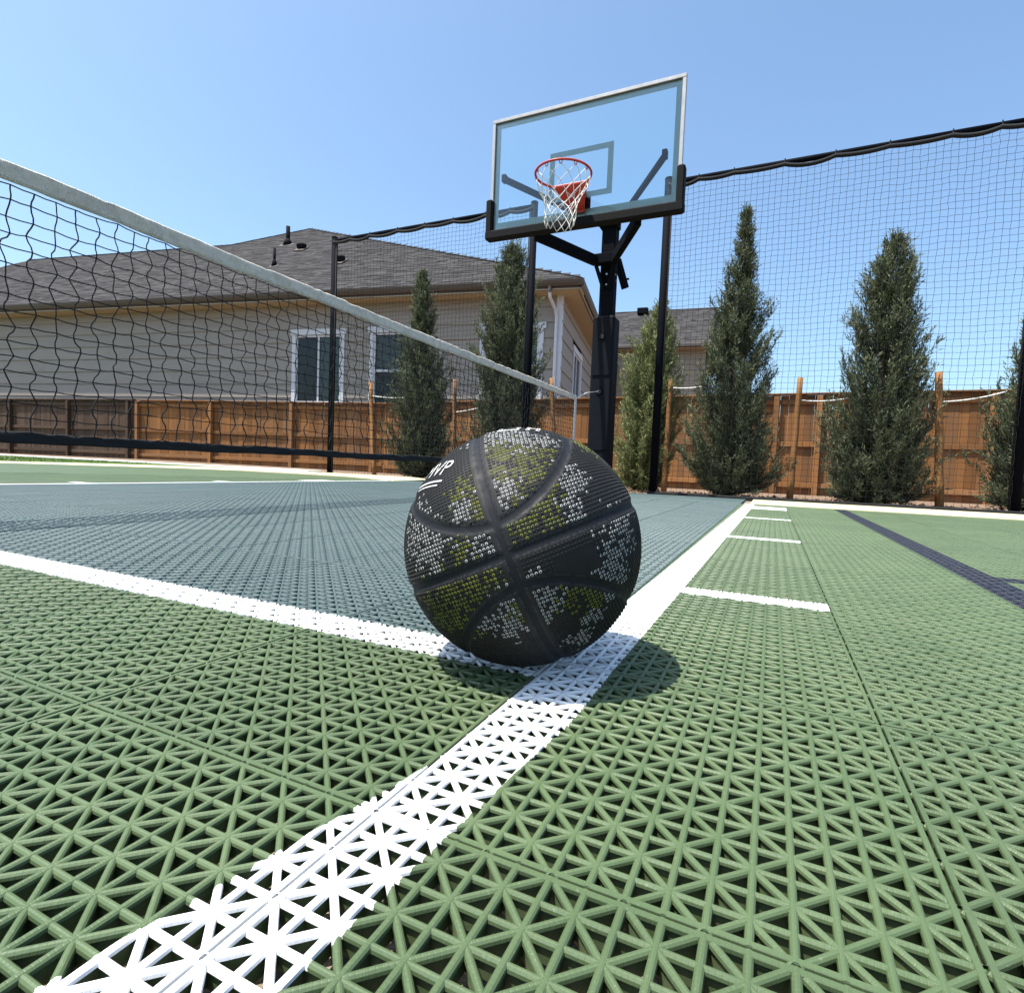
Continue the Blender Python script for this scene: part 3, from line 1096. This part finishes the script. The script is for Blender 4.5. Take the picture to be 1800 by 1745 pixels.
def band(name, za, zb, mat, th, wob, seed, y0=NY0, y1=NY1, nseg=420):
    r_ = random.Random(seed)
    m = MB()
    ph = [r_.uniform(0, 6.28) for _ in range(8)]
    prof = [(-1, 0.0), (-1.1, .2), (-.9, .45), (-1.05, .7), (-1.0, .93), (0, 1.0), (1.0, .93), (1.05, .7), (.9, .45), (1.1, .2), (1, 0)]
    k = len(prof)
    pinch = [r_.uniform(y0, y1) for _ in range(34)]
    vs, fs = [], []
    for i in range(nseg + 1):
        y = y0 + (y1 - y0) * i / nseg
        s = sag(y)
        pc = sum(math.exp(-((y - q) / .016) ** 2) for q in pinch)
        w1 = wob * (math.sin(y * 6.1 + ph[0]) * .5 + math.sin(y * 17 + ph[1]) * .35 + math.sin(y * 41 + ph[2]) * .2)
        w2 = wob * (math.sin(y * 4.7 + ph[3]) * .6 + math.sin(y * 22 + ph[4]) * .4 + math.sin(y * 53 + ph[5]) * .2)
        for q, (tx, tz) in enumerate(prof):
            z = za + w2 * .8 + (zb - za + w1 - w2 * .8 - .004 * min(pc, 1.3)) * tz + s
            x = NX + bow(y, z) + tx * th + wob * (.45 * math.sin(y * 31 + tz * 5 + ph[6]) + .35 * math.sin(y * 83 - tz * 9 + ph[7]))
            vs.append(np_(x, y, z))
    for i in range(nseg):
        for q in range(k - 1):
            fs.append((i * k + q, i * k + q + 1, (i + 1) * k + q + 1, (i + 1) * k + q))
        fs.append((i * k + k - 1, i * k, (i + 1) * k, (i + 1) * k + k - 1))
    m.add(vs, fs)
    return m.build(name, mat, gn, True)
band('top_tape', ZT - .053, ZT, M['tape'], .0020, .0020, 3, nseg=900)
band('bottom_tape', ZB, ZB + .031, M['black_rope'], .003, .0032, 5)
m = MB()
m.box(np_(NX, NY1 + .012, (ZT + ZB) / 2), (.012, .05, ZT - ZB), bev=.004)
m.build('end_tape', M['white_trim'], gn)
m = MB()
m.tube([np_(NX, NY1 + .03, ZT - .03), np_(NX + .05, 5.76, ZT + .05), np_(HX - .02, 5.97, 1.058)], .004, 6)
m.build('tie_cord', M['white_cord'], gn, True)

# ------------------------------------------------------------------ ball-stop netting panels
FY, FZ = 6.5, 3.43
def containment(x0, x1, label, seed):
    r_ = random.Random(seed)
    root = empty('ball_stop_net', ((x0 + x1) / 2, FY, -0.08))
    tag(root, label, 'ball netting', 'ball stop nets on black poles behind the baseline')
    def q(x, y, z):
        return (x - (x0 + x1) / 2, y - FY, z + .08)
    for x in (x0, x1):
        m = MB()
        m.tube([q(x, FY, -.08), q(x, FY, FZ + .04)], .044, 14)
        p_ = m.build('pole', M['black_steel'], root, True)
        m = MB()
        m.tube([q(x, FY, FZ + .0401), q(x, FY, FZ + .055)], [.048, .040], 14)
        m.build('pole_cap', M['black_steel'], p_, True)
        m = MB()
        m.tube([q(x + .05 * (1 if x == x0 else -1), FY - .02, 0.0), q(x + .05 * (1 if x == x0 else -1), FY - .02, FZ - .05)], .008, 6)
        m.build('side_rope', M['black_rope'], root, True)
    m = MB()
    m.tube([q(x0, FY, FZ), q(x1, FY, FZ)], .028, 12)
    m.build('top_rail', M['black_steel'], root, True)
    m = MB()
    m.box(q((x0 + x1) / 2, FY - .05, -.05), (x1 - x0 + .1, .07, .055), bev=.008)
    m.build('bottom_rail', M['black_rope'], root)
    # gathered border rope hung from ties
    ties = [x0 + (x1 - x0) * t for t in (0, .10, .21, .36, .5, .64, .79, .9, 1)]
    pts = []
    hang = []
    for a, b in zip(ties[:-1], ties[1:]):
        d = r_.uniform(.012, .04)
        for t in np.linspace(0, 1, 9)[:-1]:
            zz = FZ - .03 - d * 4 * t * (1 - t)
            pts.append(q(a + (b - a) * t, FY - .03, zz))
            hang.append((a + (b - a) * t, zz))
    pts.append(q(x1, FY - .03, FZ - .03))
    hang.append((x1, FZ - .03))
    m = MB()
    m.tube(pts, .021, 8)
    m.build('border_rope', M['black_rope'], root, True)
    for x in ties[1:-1]:
        m = MB()
        m.tube([q(x, FY - .032, FZ - .045), q(x, FY - .032, FZ + .026)], .006, 6)
        m.build('tie', M['black_rope'], root)
    hx = [h[0] for h in hang]
    hz = [h[1] for h in hang]
    top = lambda x: float(np.interp(x, hx, hz))
    cell = .060
    nc = int((x1 - x0) / cell)
    nr = int((FZ) / cell)
    K = {}
    for i in range(nc + 1):
        x = x0 + .04 + (x1 - x0 - .08) * i / nc
        zt_ = top(x) * .25 + (FZ - .05) * .75
        for j in range(nr + 1):
            t = j / nr
            z = -.02 + (zt_ + .02) * t
            K[i, j] = (x + .004 * math.sin(j * .35 + i * .25) * math.sin(math.pi * t) + r_.gauss(0, .0028),
                       FY - .03 - .05 * math.sin(math.pi * t) * math.sin(x * 1.3) + r_.gauss(0, .005),
                       z + .004 * math.sin(i * .3 + j * .1) + r_.gauss(0, .0022))
    m = MB()
    for i in range(nc + 1):
        m.tube([q(*K[i, j]) for j in range(nr + 1)], .0018, 3, caps=False)
    for j in range(nr + 1):
        m.tube([q(*K[i, j]) for i in range(nc + 1)], .0018, 3, caps=False)
    m.build('netting', M['net_cord'], root)
containment(-6.08, -2.87, 'black ball stop net on two poles left of the hoop, against the tan house', 21)
containment(-1.24, 2.00, 'black ball stop net on two poles right of the hoop, against the sky', 22)

# ------------------------------------------------------------------ wooden fence
def fence(name, A, B, ztop, mats, label, seed, zbot=-0.16, posts=()):
    """pickets from A to B (plan points, left to right); rails and posts on the court side"""
    r_ = random.Random(seed)
    pm, qm = mats
    A, B = Vector((*A, 0)), Vector((*B, 0))
    L = (B - A).length
    root = empty(name, (A.x, A.y, zbot), math.atan2(B.y - A.y, B.x - A.x))
    tag(root, label, 'fence')
    m = MB()
    m.box((0, 0, 0.5), (1, .018, 1))
    me = bpy.data.meshes.new('picket')
    me.from_pydata(m.v, [], m.f)
    me.materials.append(pm)
    x = 0.0
    while x < L:
        w = .138 + r_.uniform(-.002, .002)
        h = ztop(x / L) - zbot - r_.uniform(0, .008)
        inst('picket', me, root, (x + w / 2, r_.uniform(-.007, .007), 0), (0, rad(r_.gauss(0, .15)), 0), (w, 1, h))
        x += w + r_.choice([.0005, .0005, .001, .001, .0015, .004])
    for px in posts:
        hz = ztop(px / L) - zbot - .03
        one('post', qm, root, c=(px, -.075, hz / 2), s=(.092, .092, hz), bev=.004)
    ex = [-.046] + list(posts) + [L + .046]
    for a, b in zip(ex[:-1], ex[1:]):
        if b - a < .2:
            continue
        za = ztop((a + b) / 2 / L)
        for t in (.12, .52, .93):
            m = MB()
            m.box(((a + b) / 2, -.032, (za - zbot) * t), (b - a - .094, .040, .088), bev=.003)
            m.build('rail', pm if t != .12 else qm, root)
        m = MB()
        m.beam((a + .001, -.03, ztop((a + .01) / L) - zbot + .014), (b - .001, -.03, ztop((b - .01) / L) - zbot + .014), .15, .026, bev=.003)
        m.build('cap_board', pm, root)
    return root
fence('cedar_fence', (-9.25, 11.85), (6.6, 11.3), lambda t: 1.68 + .03 * math.sin(t * 3.1), (M['cedar'], M['post_wood']),
      'orange cedar picket fence with a capped top behind the evergreens right of the hoop', 5, posts=[.9, 3.4, 5.9, 8.4, 9.25, 9.95, 12.4, 14.9])
fence('cedar_fence', (-17.05, 10.3), (-9.3, 11.88), lambda t: 1.69, (M['cedar'], M['post_wood']),
      'orange cedar picket fence below the sliding window, left of the hoop', 8, posts=[.06, 2.6, 5.2, 7.6], zbot=-.1)
fence('weathered_fence', (-27.0, 8.75), (-17.1, 10.28), lambda t: 1.70, (M['cedar_dark'], M['cedar_dark']),
      'dark weathered picket fence at far left, adjoining the orange fence', 6, zbot=-.06, posts=[2.4, 4.9, 7.4, 9.8])

# ------------------------------------------------------------------ evergreen trees and their stakes
def evergreen(pos, H, prof, label, seed, mat='juniper', nb=478, lean=(0, 0), blade=1.0):
    r_ = np.random.default_rng(seed)
    root = empty('evergreen_tree', pos)
    tag(root, label, 'tree', 'columnar evergreens in the bed behind the nets')
    def axis(z):
        t = z / H
        return np.array([lean[0] * t + .02 * math.sin(t * 5 + seed), lean[1] * t, z])
    m = MB()
    zs = np.linspace(0, H * .93, 12)
    m.tube([tuple(axis(z)) for z in zs], [.045 * (1 - z / H) + .006 for z in zs], 8)
    tr = m.build('trunk', M['bark'], root, True)
    V, F, G = [], [], []
    BM = MB()
    pt, pr = zip(*prof)
    def R(z):
        return float(np.interp(z / H, pt, pr))
    bumps = r_.uniform(0, 6.28, 6)
    for b in range(nb):
        # tip anywhere in the crown, biased to the surface
        tz = H * (1 - r_.random() ** 0.85 * .985)
        az = r_.uniform(0, 2 * math.pi)
        lump = 1 + .16 * math.sin(az * 3 + tz * 4 + bumps[0]) + .13 * math.sin(az * 5 - tz * 7 + bumps[1]) + .10 * math.sin(tz * 13 + bumps[2])
        rr = R(tz) * lump * (r_.uniform(.25, 1.0) ** .45) * (r_.uniform(1.1, 1.32) if r_.random() < .2 else 1)
        tip = axis(tz) + np.array([math.cos(az) * rr, math.sin(az) * rr, 0])
        up = r_.uniform(.9, 2.1)
        zb = max(.03, tz - rr * up - .05)
        st = axis(zb)
        # slightly curved branch
        mid = (st + tip) / 2 + np.array([math.cos(az), math.sin(az), -0.4]) * rr * .14
        L = np.linalg.norm(tip - st)
        if b % 3 == 0:
            BM.tube([tuple(st), tuple(mid), tuple(tip)], [.007, .004, .0015], 4, caps=False)
        ns, nq = int(7 + L * 22), 9
        t = (.20 + .80 * (np.arange(ns) + r_.random(ns)) / ns)[:, None]
        p = (1 - t) ** 2 * st + 2 * t * (1 - t) * mid + t * t * tip
        d = 2 * (1 - t) * (mid - st) + 2 * t * (tip - mid)
        d /= np.linalg.norm(d, axis=1)[:, None] + 1e-6
        # side sprays: short twigs carrying small scale-leaf shoots
        tw = d + r_.normal(size=(ns, 3)) * .45 + np.array([0, 0, .45])
        tw /= np.linalg.norm(tw, axis=1)[:, None]
        tl_ = r_.uniform(.05, .13, ns) * blade
        u_ = np.tile((np.arange(nq) + .5) / nq, ns)
        P0 = np.repeat(p, nq, 0) + np.repeat(tw * tl_[:, None], nq, 0) * u_[:, None] + r_.normal(size=(ns * nq, 3)) * .006
        dd = np.repeat(tw, nq, 0) + r_.normal(size=(ns * nq, 3)) * .42
        dd /= np.linalg.norm(dd, axis=1)[:, None]
        ln = r_.uniform(.030, .064, (ns * nq, 1)) * blade
        wd = r_.uniform(.0032, .0062, (ns * nq, 1)) * blade
        sd_ = np.cross(dd, r_.normal(size=(ns * nq, 3)))
        sd_ /= np.linalg.norm(sd_, axis=1)[:, None] + 1e-6
        pm_ = P0 + dd * ln * .45
        V.append(np.stack([P0, pm_ + sd_ * wd, P0 + dd * ln, pm_ - sd_ * wd], 1).reshape(-1, 3))
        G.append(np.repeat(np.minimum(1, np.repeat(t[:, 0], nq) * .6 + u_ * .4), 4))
    BM.build('branches', M['bark'], root)
    me = bpy.data.meshes.new('crown')
    V, G = np.concatenate(V), np.concatenate(G)
    me.from_pydata(V, [], np.arange(len(V)).reshape(-1, 4))
    ga = me.attributes.new('growth', 'FLOAT', 'POINT')
    ga.data.foreach_set('value', G)
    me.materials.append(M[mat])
    c = bpy.data.objects.new('crown', me)
    COL.objects.link(c)
    c.parent = root
    return root
TY = 7.5
column = [(0, .20), (.04, .34), (.12, .48), (.3, .50), (.5, .44), (.66, .30), (.78, .20), (.9, .15), (.97, .08), (1, .01)]
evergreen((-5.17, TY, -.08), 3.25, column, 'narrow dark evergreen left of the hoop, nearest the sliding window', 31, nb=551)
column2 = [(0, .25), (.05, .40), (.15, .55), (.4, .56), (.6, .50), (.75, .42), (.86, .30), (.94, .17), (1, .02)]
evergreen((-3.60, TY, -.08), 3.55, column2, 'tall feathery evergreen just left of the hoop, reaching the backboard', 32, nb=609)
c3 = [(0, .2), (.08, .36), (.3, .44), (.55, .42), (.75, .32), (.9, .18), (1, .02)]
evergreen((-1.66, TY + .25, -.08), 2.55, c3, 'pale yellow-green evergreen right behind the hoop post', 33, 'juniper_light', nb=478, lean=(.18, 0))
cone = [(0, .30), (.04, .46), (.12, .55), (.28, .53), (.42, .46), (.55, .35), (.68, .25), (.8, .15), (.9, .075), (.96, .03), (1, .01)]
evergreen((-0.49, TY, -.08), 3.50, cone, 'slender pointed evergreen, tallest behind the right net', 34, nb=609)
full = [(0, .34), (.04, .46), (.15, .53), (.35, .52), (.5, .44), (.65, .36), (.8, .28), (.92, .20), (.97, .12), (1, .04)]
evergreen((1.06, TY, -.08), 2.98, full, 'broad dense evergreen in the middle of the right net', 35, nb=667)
evergreen((2.46, TY, -.08), 2.38, [(0, .30), (.06, .42), (.3, .44), (.55, .36), (.75, .24), (.9, .13), (1, .02)], 'evergreen at the right edge, partly behind the right net pole', 36, nb=551)

def stake(base, top, label, tie_to=None, tie_z=None, r=.035):
    base, top = Vector(base), Vector(top)
    root = empty('wooden_stake', base)
    tag(root, label, 'stake', 'round wooden stakes beside the evergreens')
    m = MB()
    d = top - base
    k = 7
    m.tube([d * (i / k) + Vector((.004 * math.sin(i * 2.1), .004 * math.cos(i * 1.3), 0)) * (0 < i < k) for i in range(k + 1)], [r * (1.08 - .2 * i / k) for i in range(k + 1)], 10)
    m.build('pole', M['stake'], root, True)
    if tie_to:
        a = d * ((tie_z - base.z) / d.z)
        b = Vector(tie_to) - base
        mid = (a + b) / 2 + Vector((0, 0, -.05))
        m = MB()
        pts = [a * (1 - t) ** 2 + mid * 2 * t * (1 - t) + b * t * t for t in np.linspace(0, 1, 8)]
        m.tube(pts, .0075, 6)
        m.build('tree_tie', M['white_cord'], root, True)
SY = 7.45
stake((-6.00, SY, -.08), (-6.13, SY, 1.52), 'leftmost round stake, left of the narrow dark evergreen', (-5.3, TY, 1.25), 1.28)
stake((-4.47, SY, -.08), (-4.51, SY, 1.50), 'round stake between the two evergreens left of the hoop', (-3.8, TY, 1.15), 1.0)
stake((-2.78, SY, -.08), (-2.92, SY, 1.47), 'round stake just left of the hoop post')
stake((-1.28, SY, -.08), (-1.26, SY, 1.40), 'slightly leaning pale stake right of the hoop, beside the first right net pole', (-.75, TY - .1, 1.32), 1.30)
stake((0.20, SY, -.08), (0.23, SY, 1.38), 'round stake between the pointed evergreen and the broad one', (.75, TY, 1.14), 1.12)
stake((1.66, SY, -.08), (1.56, SY, 1.40), 'stoutest round stake, right of the broad evergreen', (2.15, TY - .05, 1.18), 1.08, .040)

# ------------------------------------------------------------------ tan house behind the fence
wx, wy = math.cos(rad(10.19)), math.sin(rad(10.19))
house = empty('house', (-4.662 * 1.19, 12.364 * 1.19, -0.038), rad(10.19))
house.scale = (1.19, 1.19, 1.19)      # local x along the wall, y away, corner at origin
tag(house, 'tan single-storey house with brown shingle hip roof and white window trim', 'house')
def hb(name, mat, c, s, bev=0.0, parent=house):
    m = MB()
    m.box(c, s, bev=bev)
    return m.build(name, mat, parent)
ZS = 4.20         # soffit height
LU, DV = -26.0, 11.5
hb('wall', M['inside'], (LU / 2, DV / 2 + .05, ZS / 2 - .1), (-LU - .1, DV - .1, ZS - .2))
# lap boards, front and right side, left out where windows are
wins = [(-7.08, -5.74, 1.66, 3.42, 'slider'), (-4.80, -3.45, 1.62, 3.44, 'hung'), (-1.85, -0.50, 1.80, 3.44, 'hung')]
EXPO = .36
def lap(mesh_name, u0, u1, z, side=False):
    # tapered clapboard, thicker at its lower edge
    m = MB()
    t0, t1 = .032, .006
    h = EXPO + .02
    vs = [(u0, 0, 0), (u1, 0, 0), (u1, -t0, 0), (u0, -t0, 0), (u0, 0, h), (u1, 0, h), (u1, -t1, h), (u0, -t1, h)]
    if side:
        vs = [(-y, x, zz) for x, y, zz in vs]
    vs = [(x, y, zz + z) for x, y, zz in vs]
    m.add(vs, [(3, 2, 1, 0), (4, 5, 6, 7), (3, 7, 6, 2), (0, 1, 5, 4), (0, 4, 7, 3), (1, 2, 6, 5)])
    return m.build('siding_board', M['siding'], house)
z = 0.0
r_ = random.Random(3)
while z < ZS - .05:
    zh = min(z + EXPO, ZS)
    segs = [(LU, 0.0)]
    for (a, b, c, d, _) in wins:
        if zh > c - .02 and z < d + .02:
            ns = []
            for s0, s1 in segs:
                if a > s0 and b < s1:
                    ns += [(s0, a), (b, s1)]
                else:
                    ns.append((s0, s1))
            segs = ns
    for s0, s1 in segs:
        # boards come in lengths
        x = s0
        while x < s1 - .01:
            e = min(s1, x + r_.uniform(2.6, 3.9))
            if s1 - e < .6:
                e = s1
            lap('b', x + .0015, e - .0015, z)
            x = e
    lap('b', .001, DV, z, True) if not (zh > 1.7 and z < 3.3) else (lap('b', .001, 1.75, z, True), lap('b', 3.35, DV, z, True))
    z += EXPO
# windows
def window(u0, u1, z0, z1, kind, side=False):
    root = empty('window', (0, 0, 0))
    root.parent = house
    if side:
        root.rotation_euler = (0, 0, rad(90))
    P_ = root
    tr = .11
    def b(name, mat, c, s, bev=.004):
        m = MB()
        m.box(c, s, bev=bev)
        return m.build(name, mat, P_)
    uc, zc = (u0 + u1) / 2, (z0 + z1) / 2
    b('head_trim', M['white_trim'], (uc, -.032, z1 + .085), (u1 - u0 + 2 * tr + .10, .05, .15))
    b('sill', M['white_trim'], (uc, -.035, z0 - .05), (u1 - u0 + 2 * tr, .06, .09))
    for u in (u0 - tr / 2, u1 + tr / 2):
        b('side_trim', M['white_trim'], (u, -.030, zc), (tr, .046, z1 - z0 + .008))
    fw = .045
    for u in (u0 + fw / 2, u1 - fw / 2):
        b('frame', M['white_trim'], (u, .005, zc), (fw, .06, z1 - z0 - .002))
    for zz in (z0 + fw / 2, z1 - fw / 2):
        b('frame', M['white_trim'], (uc, .004, zz), (u1 - u0 - 2 * fw, .058, fw))
    if kind == 'slider':
        b('mullion', M['white_trim'], (uc, .006, zc), (.05, .05, z1 - z0 - 2 * fw))
        b('pane', M['wglass'], ((u0 + uc) / 2 + .01, .012, zc), (uc - u0 - fw - .03, .006, z1 - z0 - 2 * fw), 0)
        b('pane', M['wglass'], ((u1 + uc) / 2 - .01, .012, zc), (u1 - uc - fw - .03, .006, z1 - z0 - 2 * fw), 0)
        b('screen', M['screen'], ((u0 + uc) / 2 + .01, .032, zc), (uc - u0 - fw - .03, .003, z1 - z0 - 2 * fw), 0)
        bl = [(uc + .03, u1 - fw, z0 + fw, z1 - fw)]
    else:
        zm = z0 + (z1 - z0) * .48
        b('mullion', M['white_trim'], (uc, .006, zm), (u1 - u0 - 2 * fw, .05, .06))
        b('pane', M['wglass'], (uc, .012, (zm + z1) / 2), (u1 - u0 - 2 * fw, .006, z1 - zm - .08), 0)
        b('pane', M['wglass'], (uc, .012, (zm + z0) / 2), (u1 - u0 - 2 * fw, .006, zm - z0 - .08), 0)
        b('screen', M['screen'], (uc, .032, (zm + z0) / 2), (u1 - u0 - 2 * fw, .003, zm - z0 - .08), 0)
        bl = [(u0 + fw, u1 - fw, zm + .03, z1 - fw)]
    if not side:
        m = MB()
        for (a, c, lo, hi) in bl:
            zz = lo + .02
            while zz < hi:
                m.box(((a + c) / 2, .042, zz), (c - a, .005, .042), Matrix.Rotation(rad(-32), 3, 'X'))
                zz += .048
        m.build('blinds', M['blind'], P_)
    return root
for wdw in wins:
    window(*wdw)
window(1.90, 3.20, 1.75, 3.30, 'slider', True)
# boards cut to height above and below each window
for (a, b, c, d, _) in wins:
    k = math.floor((d + .0) / EXPO)
    hb('siding_board', M['siding'], ((a + b) / 2, -.0175, (d + (k + 1) * EXPO) / 2), (b - a - .002, .034, (k + 1) * EXPO - d))
    k = math.floor(c / EXPO)
    hb('siding_board', M['siding'], ((a + b) / 2, -.0095, (c + k * EXPO) / 2), (b - a - .002, .018, max(.01, c - k * EXPO)))
# corner boards
hb('corner_board', M['white_trim'], (-.055, -.028, ZS / 2), (.11, .026, ZS))
hb('corner_board', M['white_trim'], (.014, .03, ZS / 2), (.028, .14, ZS))
# soffit, frieze, gutters
OV = .46
m = MB()
m.box((LU / 2, -OV / 2 + .02, ZS + .012), (-LU + 1.0, OV + .02, .022))
m.build('soffit', M['soffit'], house)
m = MB()
m.box((OV / 2 - .001, DV / 2 + .03, ZS + .013), (OV + .02, DV, .022))
m.build('soffit', M['soffit'], house)
hb('fascia', M['gutter'], (LU / 2 + .02, -OV + .03, ZS + .10), (-LU + 1.0, .025, .20))
hb('fascia', M['gutter'], (OV - .03, DV / 2 - .2, ZS + .10), (.025, DV + .3, .20))
def gutter(p, q, out):
    m = MB()
    p, q, out = Vector(p), Vector(q), Vector(out)
    prof = [(0, 0), (.055, 0), (.095, .055), (.115, .115), (.120, .115), (.120, .128), (.105, .128), (.09, .06), (.05, .012), (0, .012)]
    k = len(prof)
    vs = [b_ + out * d + Vector((0, 0, h)) for b_ in (p, q) for d, h in prof]
    m.add(vs, [(i, (i + 1) % k, k + (i + 1) % k, k + i) for i in range(k)] + [tuple(range(k - 1, -1, -1)), tuple(range(k, 2 * k))])
    m.build('gutter', M['gutter'], house)
gutter((LU - .4, -OV + .016, ZS + .065), (OV + .10, -OV + .016, ZS + .065), (0, -1, 0))
gutter((OV - .016, -OV - .10, ZS + .065), (OV - .016, DV, ZS + .065), (1, 0, 0))
# downspout: brown outlet, white elbow and pipe at the corner
m = MB()
m.tube([(-.20, -OV - .04, ZS + .08), (-.20, -OV - .04, ZS - .06)], .042, 8)
ds = m.build('downspout_outlet', M['gutter'], house)
m = MB()
m.tube([(-.20, -OV - .04, ZS - .061), (-.20, -OV + .02, ZS - .16), (-.12, -.14, ZS - .36), (-.10, -.085, ZS - .50), (-.10, -.085, .1)], .038, 8)
m.build('downspout', M['white_trim'], house)

# roof: front slope and hips, then courses of shingles
PK = .70
E_R, E_L = (OV + .08, -OV - .05), (-26.6, -OV - .05)
ZE = ZS + .215
def zr(v):
    return ZE + PK * (v + OV + .05)
peak = (-10.82, 5.79)
jn = (-13.07, 4.32)
rl = (-22.75, 4.32)
back = DV + 1.6
m = MB()
th = .05
fp = [(*E_R, zr(E_R[1])), (*peak, zr(peak[1])), (*jn, zr(jn[1])), (*rl, zr(rl[1])), (*E_L, zr(E_L[1]))]
bk = [(E_R[0], back, ZE), (E_L[0], back, ZE)]
m.add(fp + bk, [(0, 1, 2, 3, 4)])
m.add([fp[0], bk[0], fp[1]], [(0, 1, 2)])
m.add([bk[0], bk[1], fp[3], fp[2], fp[1]], [(0, 1, 2, 3, 4)])
m.add([fp[4], fp[3], bk[1]], [(0, 1, 2)])
m.add([fp[0], fp[4], bk[1], bk[0]], [(0, 1, 2, 3)])
roof = m.build('roof', M['shingle'], house)
def urange(v):
    """roof extent along the wall at plan depth v"""
    t = (v - E_R[1]) / (peak[1] - E_R[1])
    hi = E_R[0] + (peak[0] - E_R[0]) * t
    if v <= jn[1]:
        lo = E_L[0] + (rl[0] - E_L[0]) * (v - E_L[1]) / (rl[1] - E_L[1])
    else:
        lo = jn[0] + (peak[0] - jn[0]) * (v - jn[1]) / (peak[1] - jn[1])
    return lo, hi
def shingles(parent, urange, v0, v1, zfun, pk, expo, name='shingle_courses', seed=2, wr=(.16, .42)):
    r2 = random.Random(seed)
    m = MB()
    nrm = Vector((0, -pk, 1)).normalized()
    dv = expo / math.sqrt(1 + pk * pk)
    v = v0
    while v < v1:
        lo, hi = urange(min(v + dv * .5, v1))
        u = lo + r2.uniform(-.2, 0)
        while u < hi:
            w = r2.uniform(*wr)
            a, b = max(u, lo), min(u + w - .004, hi)
            u += w
            if b - a < .03:
                continue
            tk = r2.choice([.012, .014, .018, .020])
            ve = v + dv * 1.6
            p = [Vector((a, v, zfun(v))), Vector((b, v, zfun(v))), Vector((b, ve, zfun(ve))), Vector((a, ve, zfun(ve)))]
            q = [p[0] + nrm * tk, p[1] + nrm * tk, p[2] + nrm * .005, p[3] + nrm * .005]
            m.add([*p, *q], [(4, 5, 6, 7), (0, 1, 5, 4), (1, 2, 6, 5), (3, 0, 4, 7)])
        v += dv
    o = m.build(name, M['shingle'], parent)
    o['kind'] = 'stuff'
    return o
shingles(roof, urange, E_R[1] - .02, peak[1] - .05, zr, PK, .165)
# ridge and hip caps
def caps(pts, parent, name='ridge_cap', step=.28):
    m = MB()
    for p, q in zip(pts[:-1], pts[1:]):
        p, q = Vector(p), Vector(q)
        d = q - p
        n_ = max(1, int(d.length / step))
        for i in range(n_):
            a, b = p + d * (i / n_), p + d * ((i + 1.15) / n_)
            off = Vector((0, 0, .012 + .006 * (i % 2)))
            m.beam(a + off * .3 - Vector((0, 0, .004)), b + off * .3 - Vector((0, 0, .010)), .15, .008)
    return m.build(name, M['shingle'], parent)
caps([fp[0], fp[1], fp[2], fp[3]], roof)
def pipe(u, v, h, r, name='vent_pipe'):
    z0 = zr(v)
    m = MB()
    m.tube([(u, v, z0 - .05), (u, v, z0 + h)], r, 12)
    p_ = m.build(name, M['vent_black'], house, True)
    m = MB()
    m.tube([(u, v, z0 - .06), (u, v, z0 + .10), (u, v, z0 + .18)], [r * 2.6, r * 1.7, r * 1.08], 12)
    m.build('flashing', M['vent_black'], p_, True)
    m = MB()
    m.box((u, v - .05, zr(v - .05) + .012), (r * 7, .34, .012), Matrix.Rotation(math.atan(PK), 3, 'X'))
    m.build('flashing_plate', M['gutter'], p_)
pipe(-10.36, 3.91, .60, .068)
pipe(-9.12, 1.66, .52, .038)
def boxvent(u, v):
    m = MB()
    z0 = zr(v)
    m.box((u, v, z0 + .12), (.25, .22, .15), Matrix.Rotation(rad(14), 3, 'X'), bev=.015)
    o = m.build('roof_vent', M['vent_black'], house)
    m = MB()
    m.box((u, v - .02, z0 + .03), (.36, .40, .02), Matrix.Rotation(math.atan(PK), 3, 'X'))
    m.build('flashing_plate', M['gutter'], o)
boxvent(-9.245, 3.12)
boxvent(-6.84, 1.555)

# ------------------------------------------------------------------ neighbouring house further back
h2 = empty('neighbour_house', (-5.0, 26.6, 0), rad(6))
tag(h2, 'farther beige house with grey roof, glimpsed right of the hoop post', 'house')
WL, WR_, WD = -2.6, 1.95, 8.0
ze2 = 5.85
zz = 2.2
hb('wall', M['siding2'], ((WL + WR_) / 2, WD / 2 + .05, 2.9), (WR_ - WL - .06, WD, 5.8), parent=h2)
while zz < ze2 - .05:
    m = MB()
    m.box(((WL + WR_) / 2, .02, zz + .148), (WR_ - WL, .04, .296), Matrix.Rotation(rad(-2), 3, 'X'))
    m.build('siding_board', M['siding2'], h2)
    zz += .30
hb('soffit', M['soffit'], ((WL + WR_) / 2, -.22, ze2), (WR_ - WL + .8, .46, .03), parent=h2)
hb('gutter', M['gutter'], ((WL + WR_) / 2, -.50, ze2 + .10), (WR_ - WL + .95, .13, .15), .02, parent=h2)
pk2 = .62
zf2 = lambda v: ze2 + .18 + pk2 * (v + .46)
m = MB()
A, B = WL - .45, WR_ + .45
m.add([(A, -.46, zf2(-.46)), (B, -.46, zf2(-.46)), (B, 3.9, zf2(3.9)), (A, 3.9, zf2(3.9)), (B, 8.4, zf2(-.46)), (A, 8.4, zf2(-.46))],
      [(0, 1, 2, 3), (3, 2, 4, 5), (1, 4, 2), (0, 3, 5), (0, 5, 4, 1)])
rf2 = m.build('roof', M['shingle'], h2)
shingles(rf2, lambda v: (A, B), -.48, 3.85, zf2, pk2, .20, seed=9)
caps([(A, 3.9, zf2(3.9)), (B, 3.9, zf2(3.9))], rf2)
m = MB()
m.box((-1.35, 3.4, zf2(3.4) + .2), (.55, .4, .3), bev=.02)
m.build('roof_vent', M['black_steel'], h2)
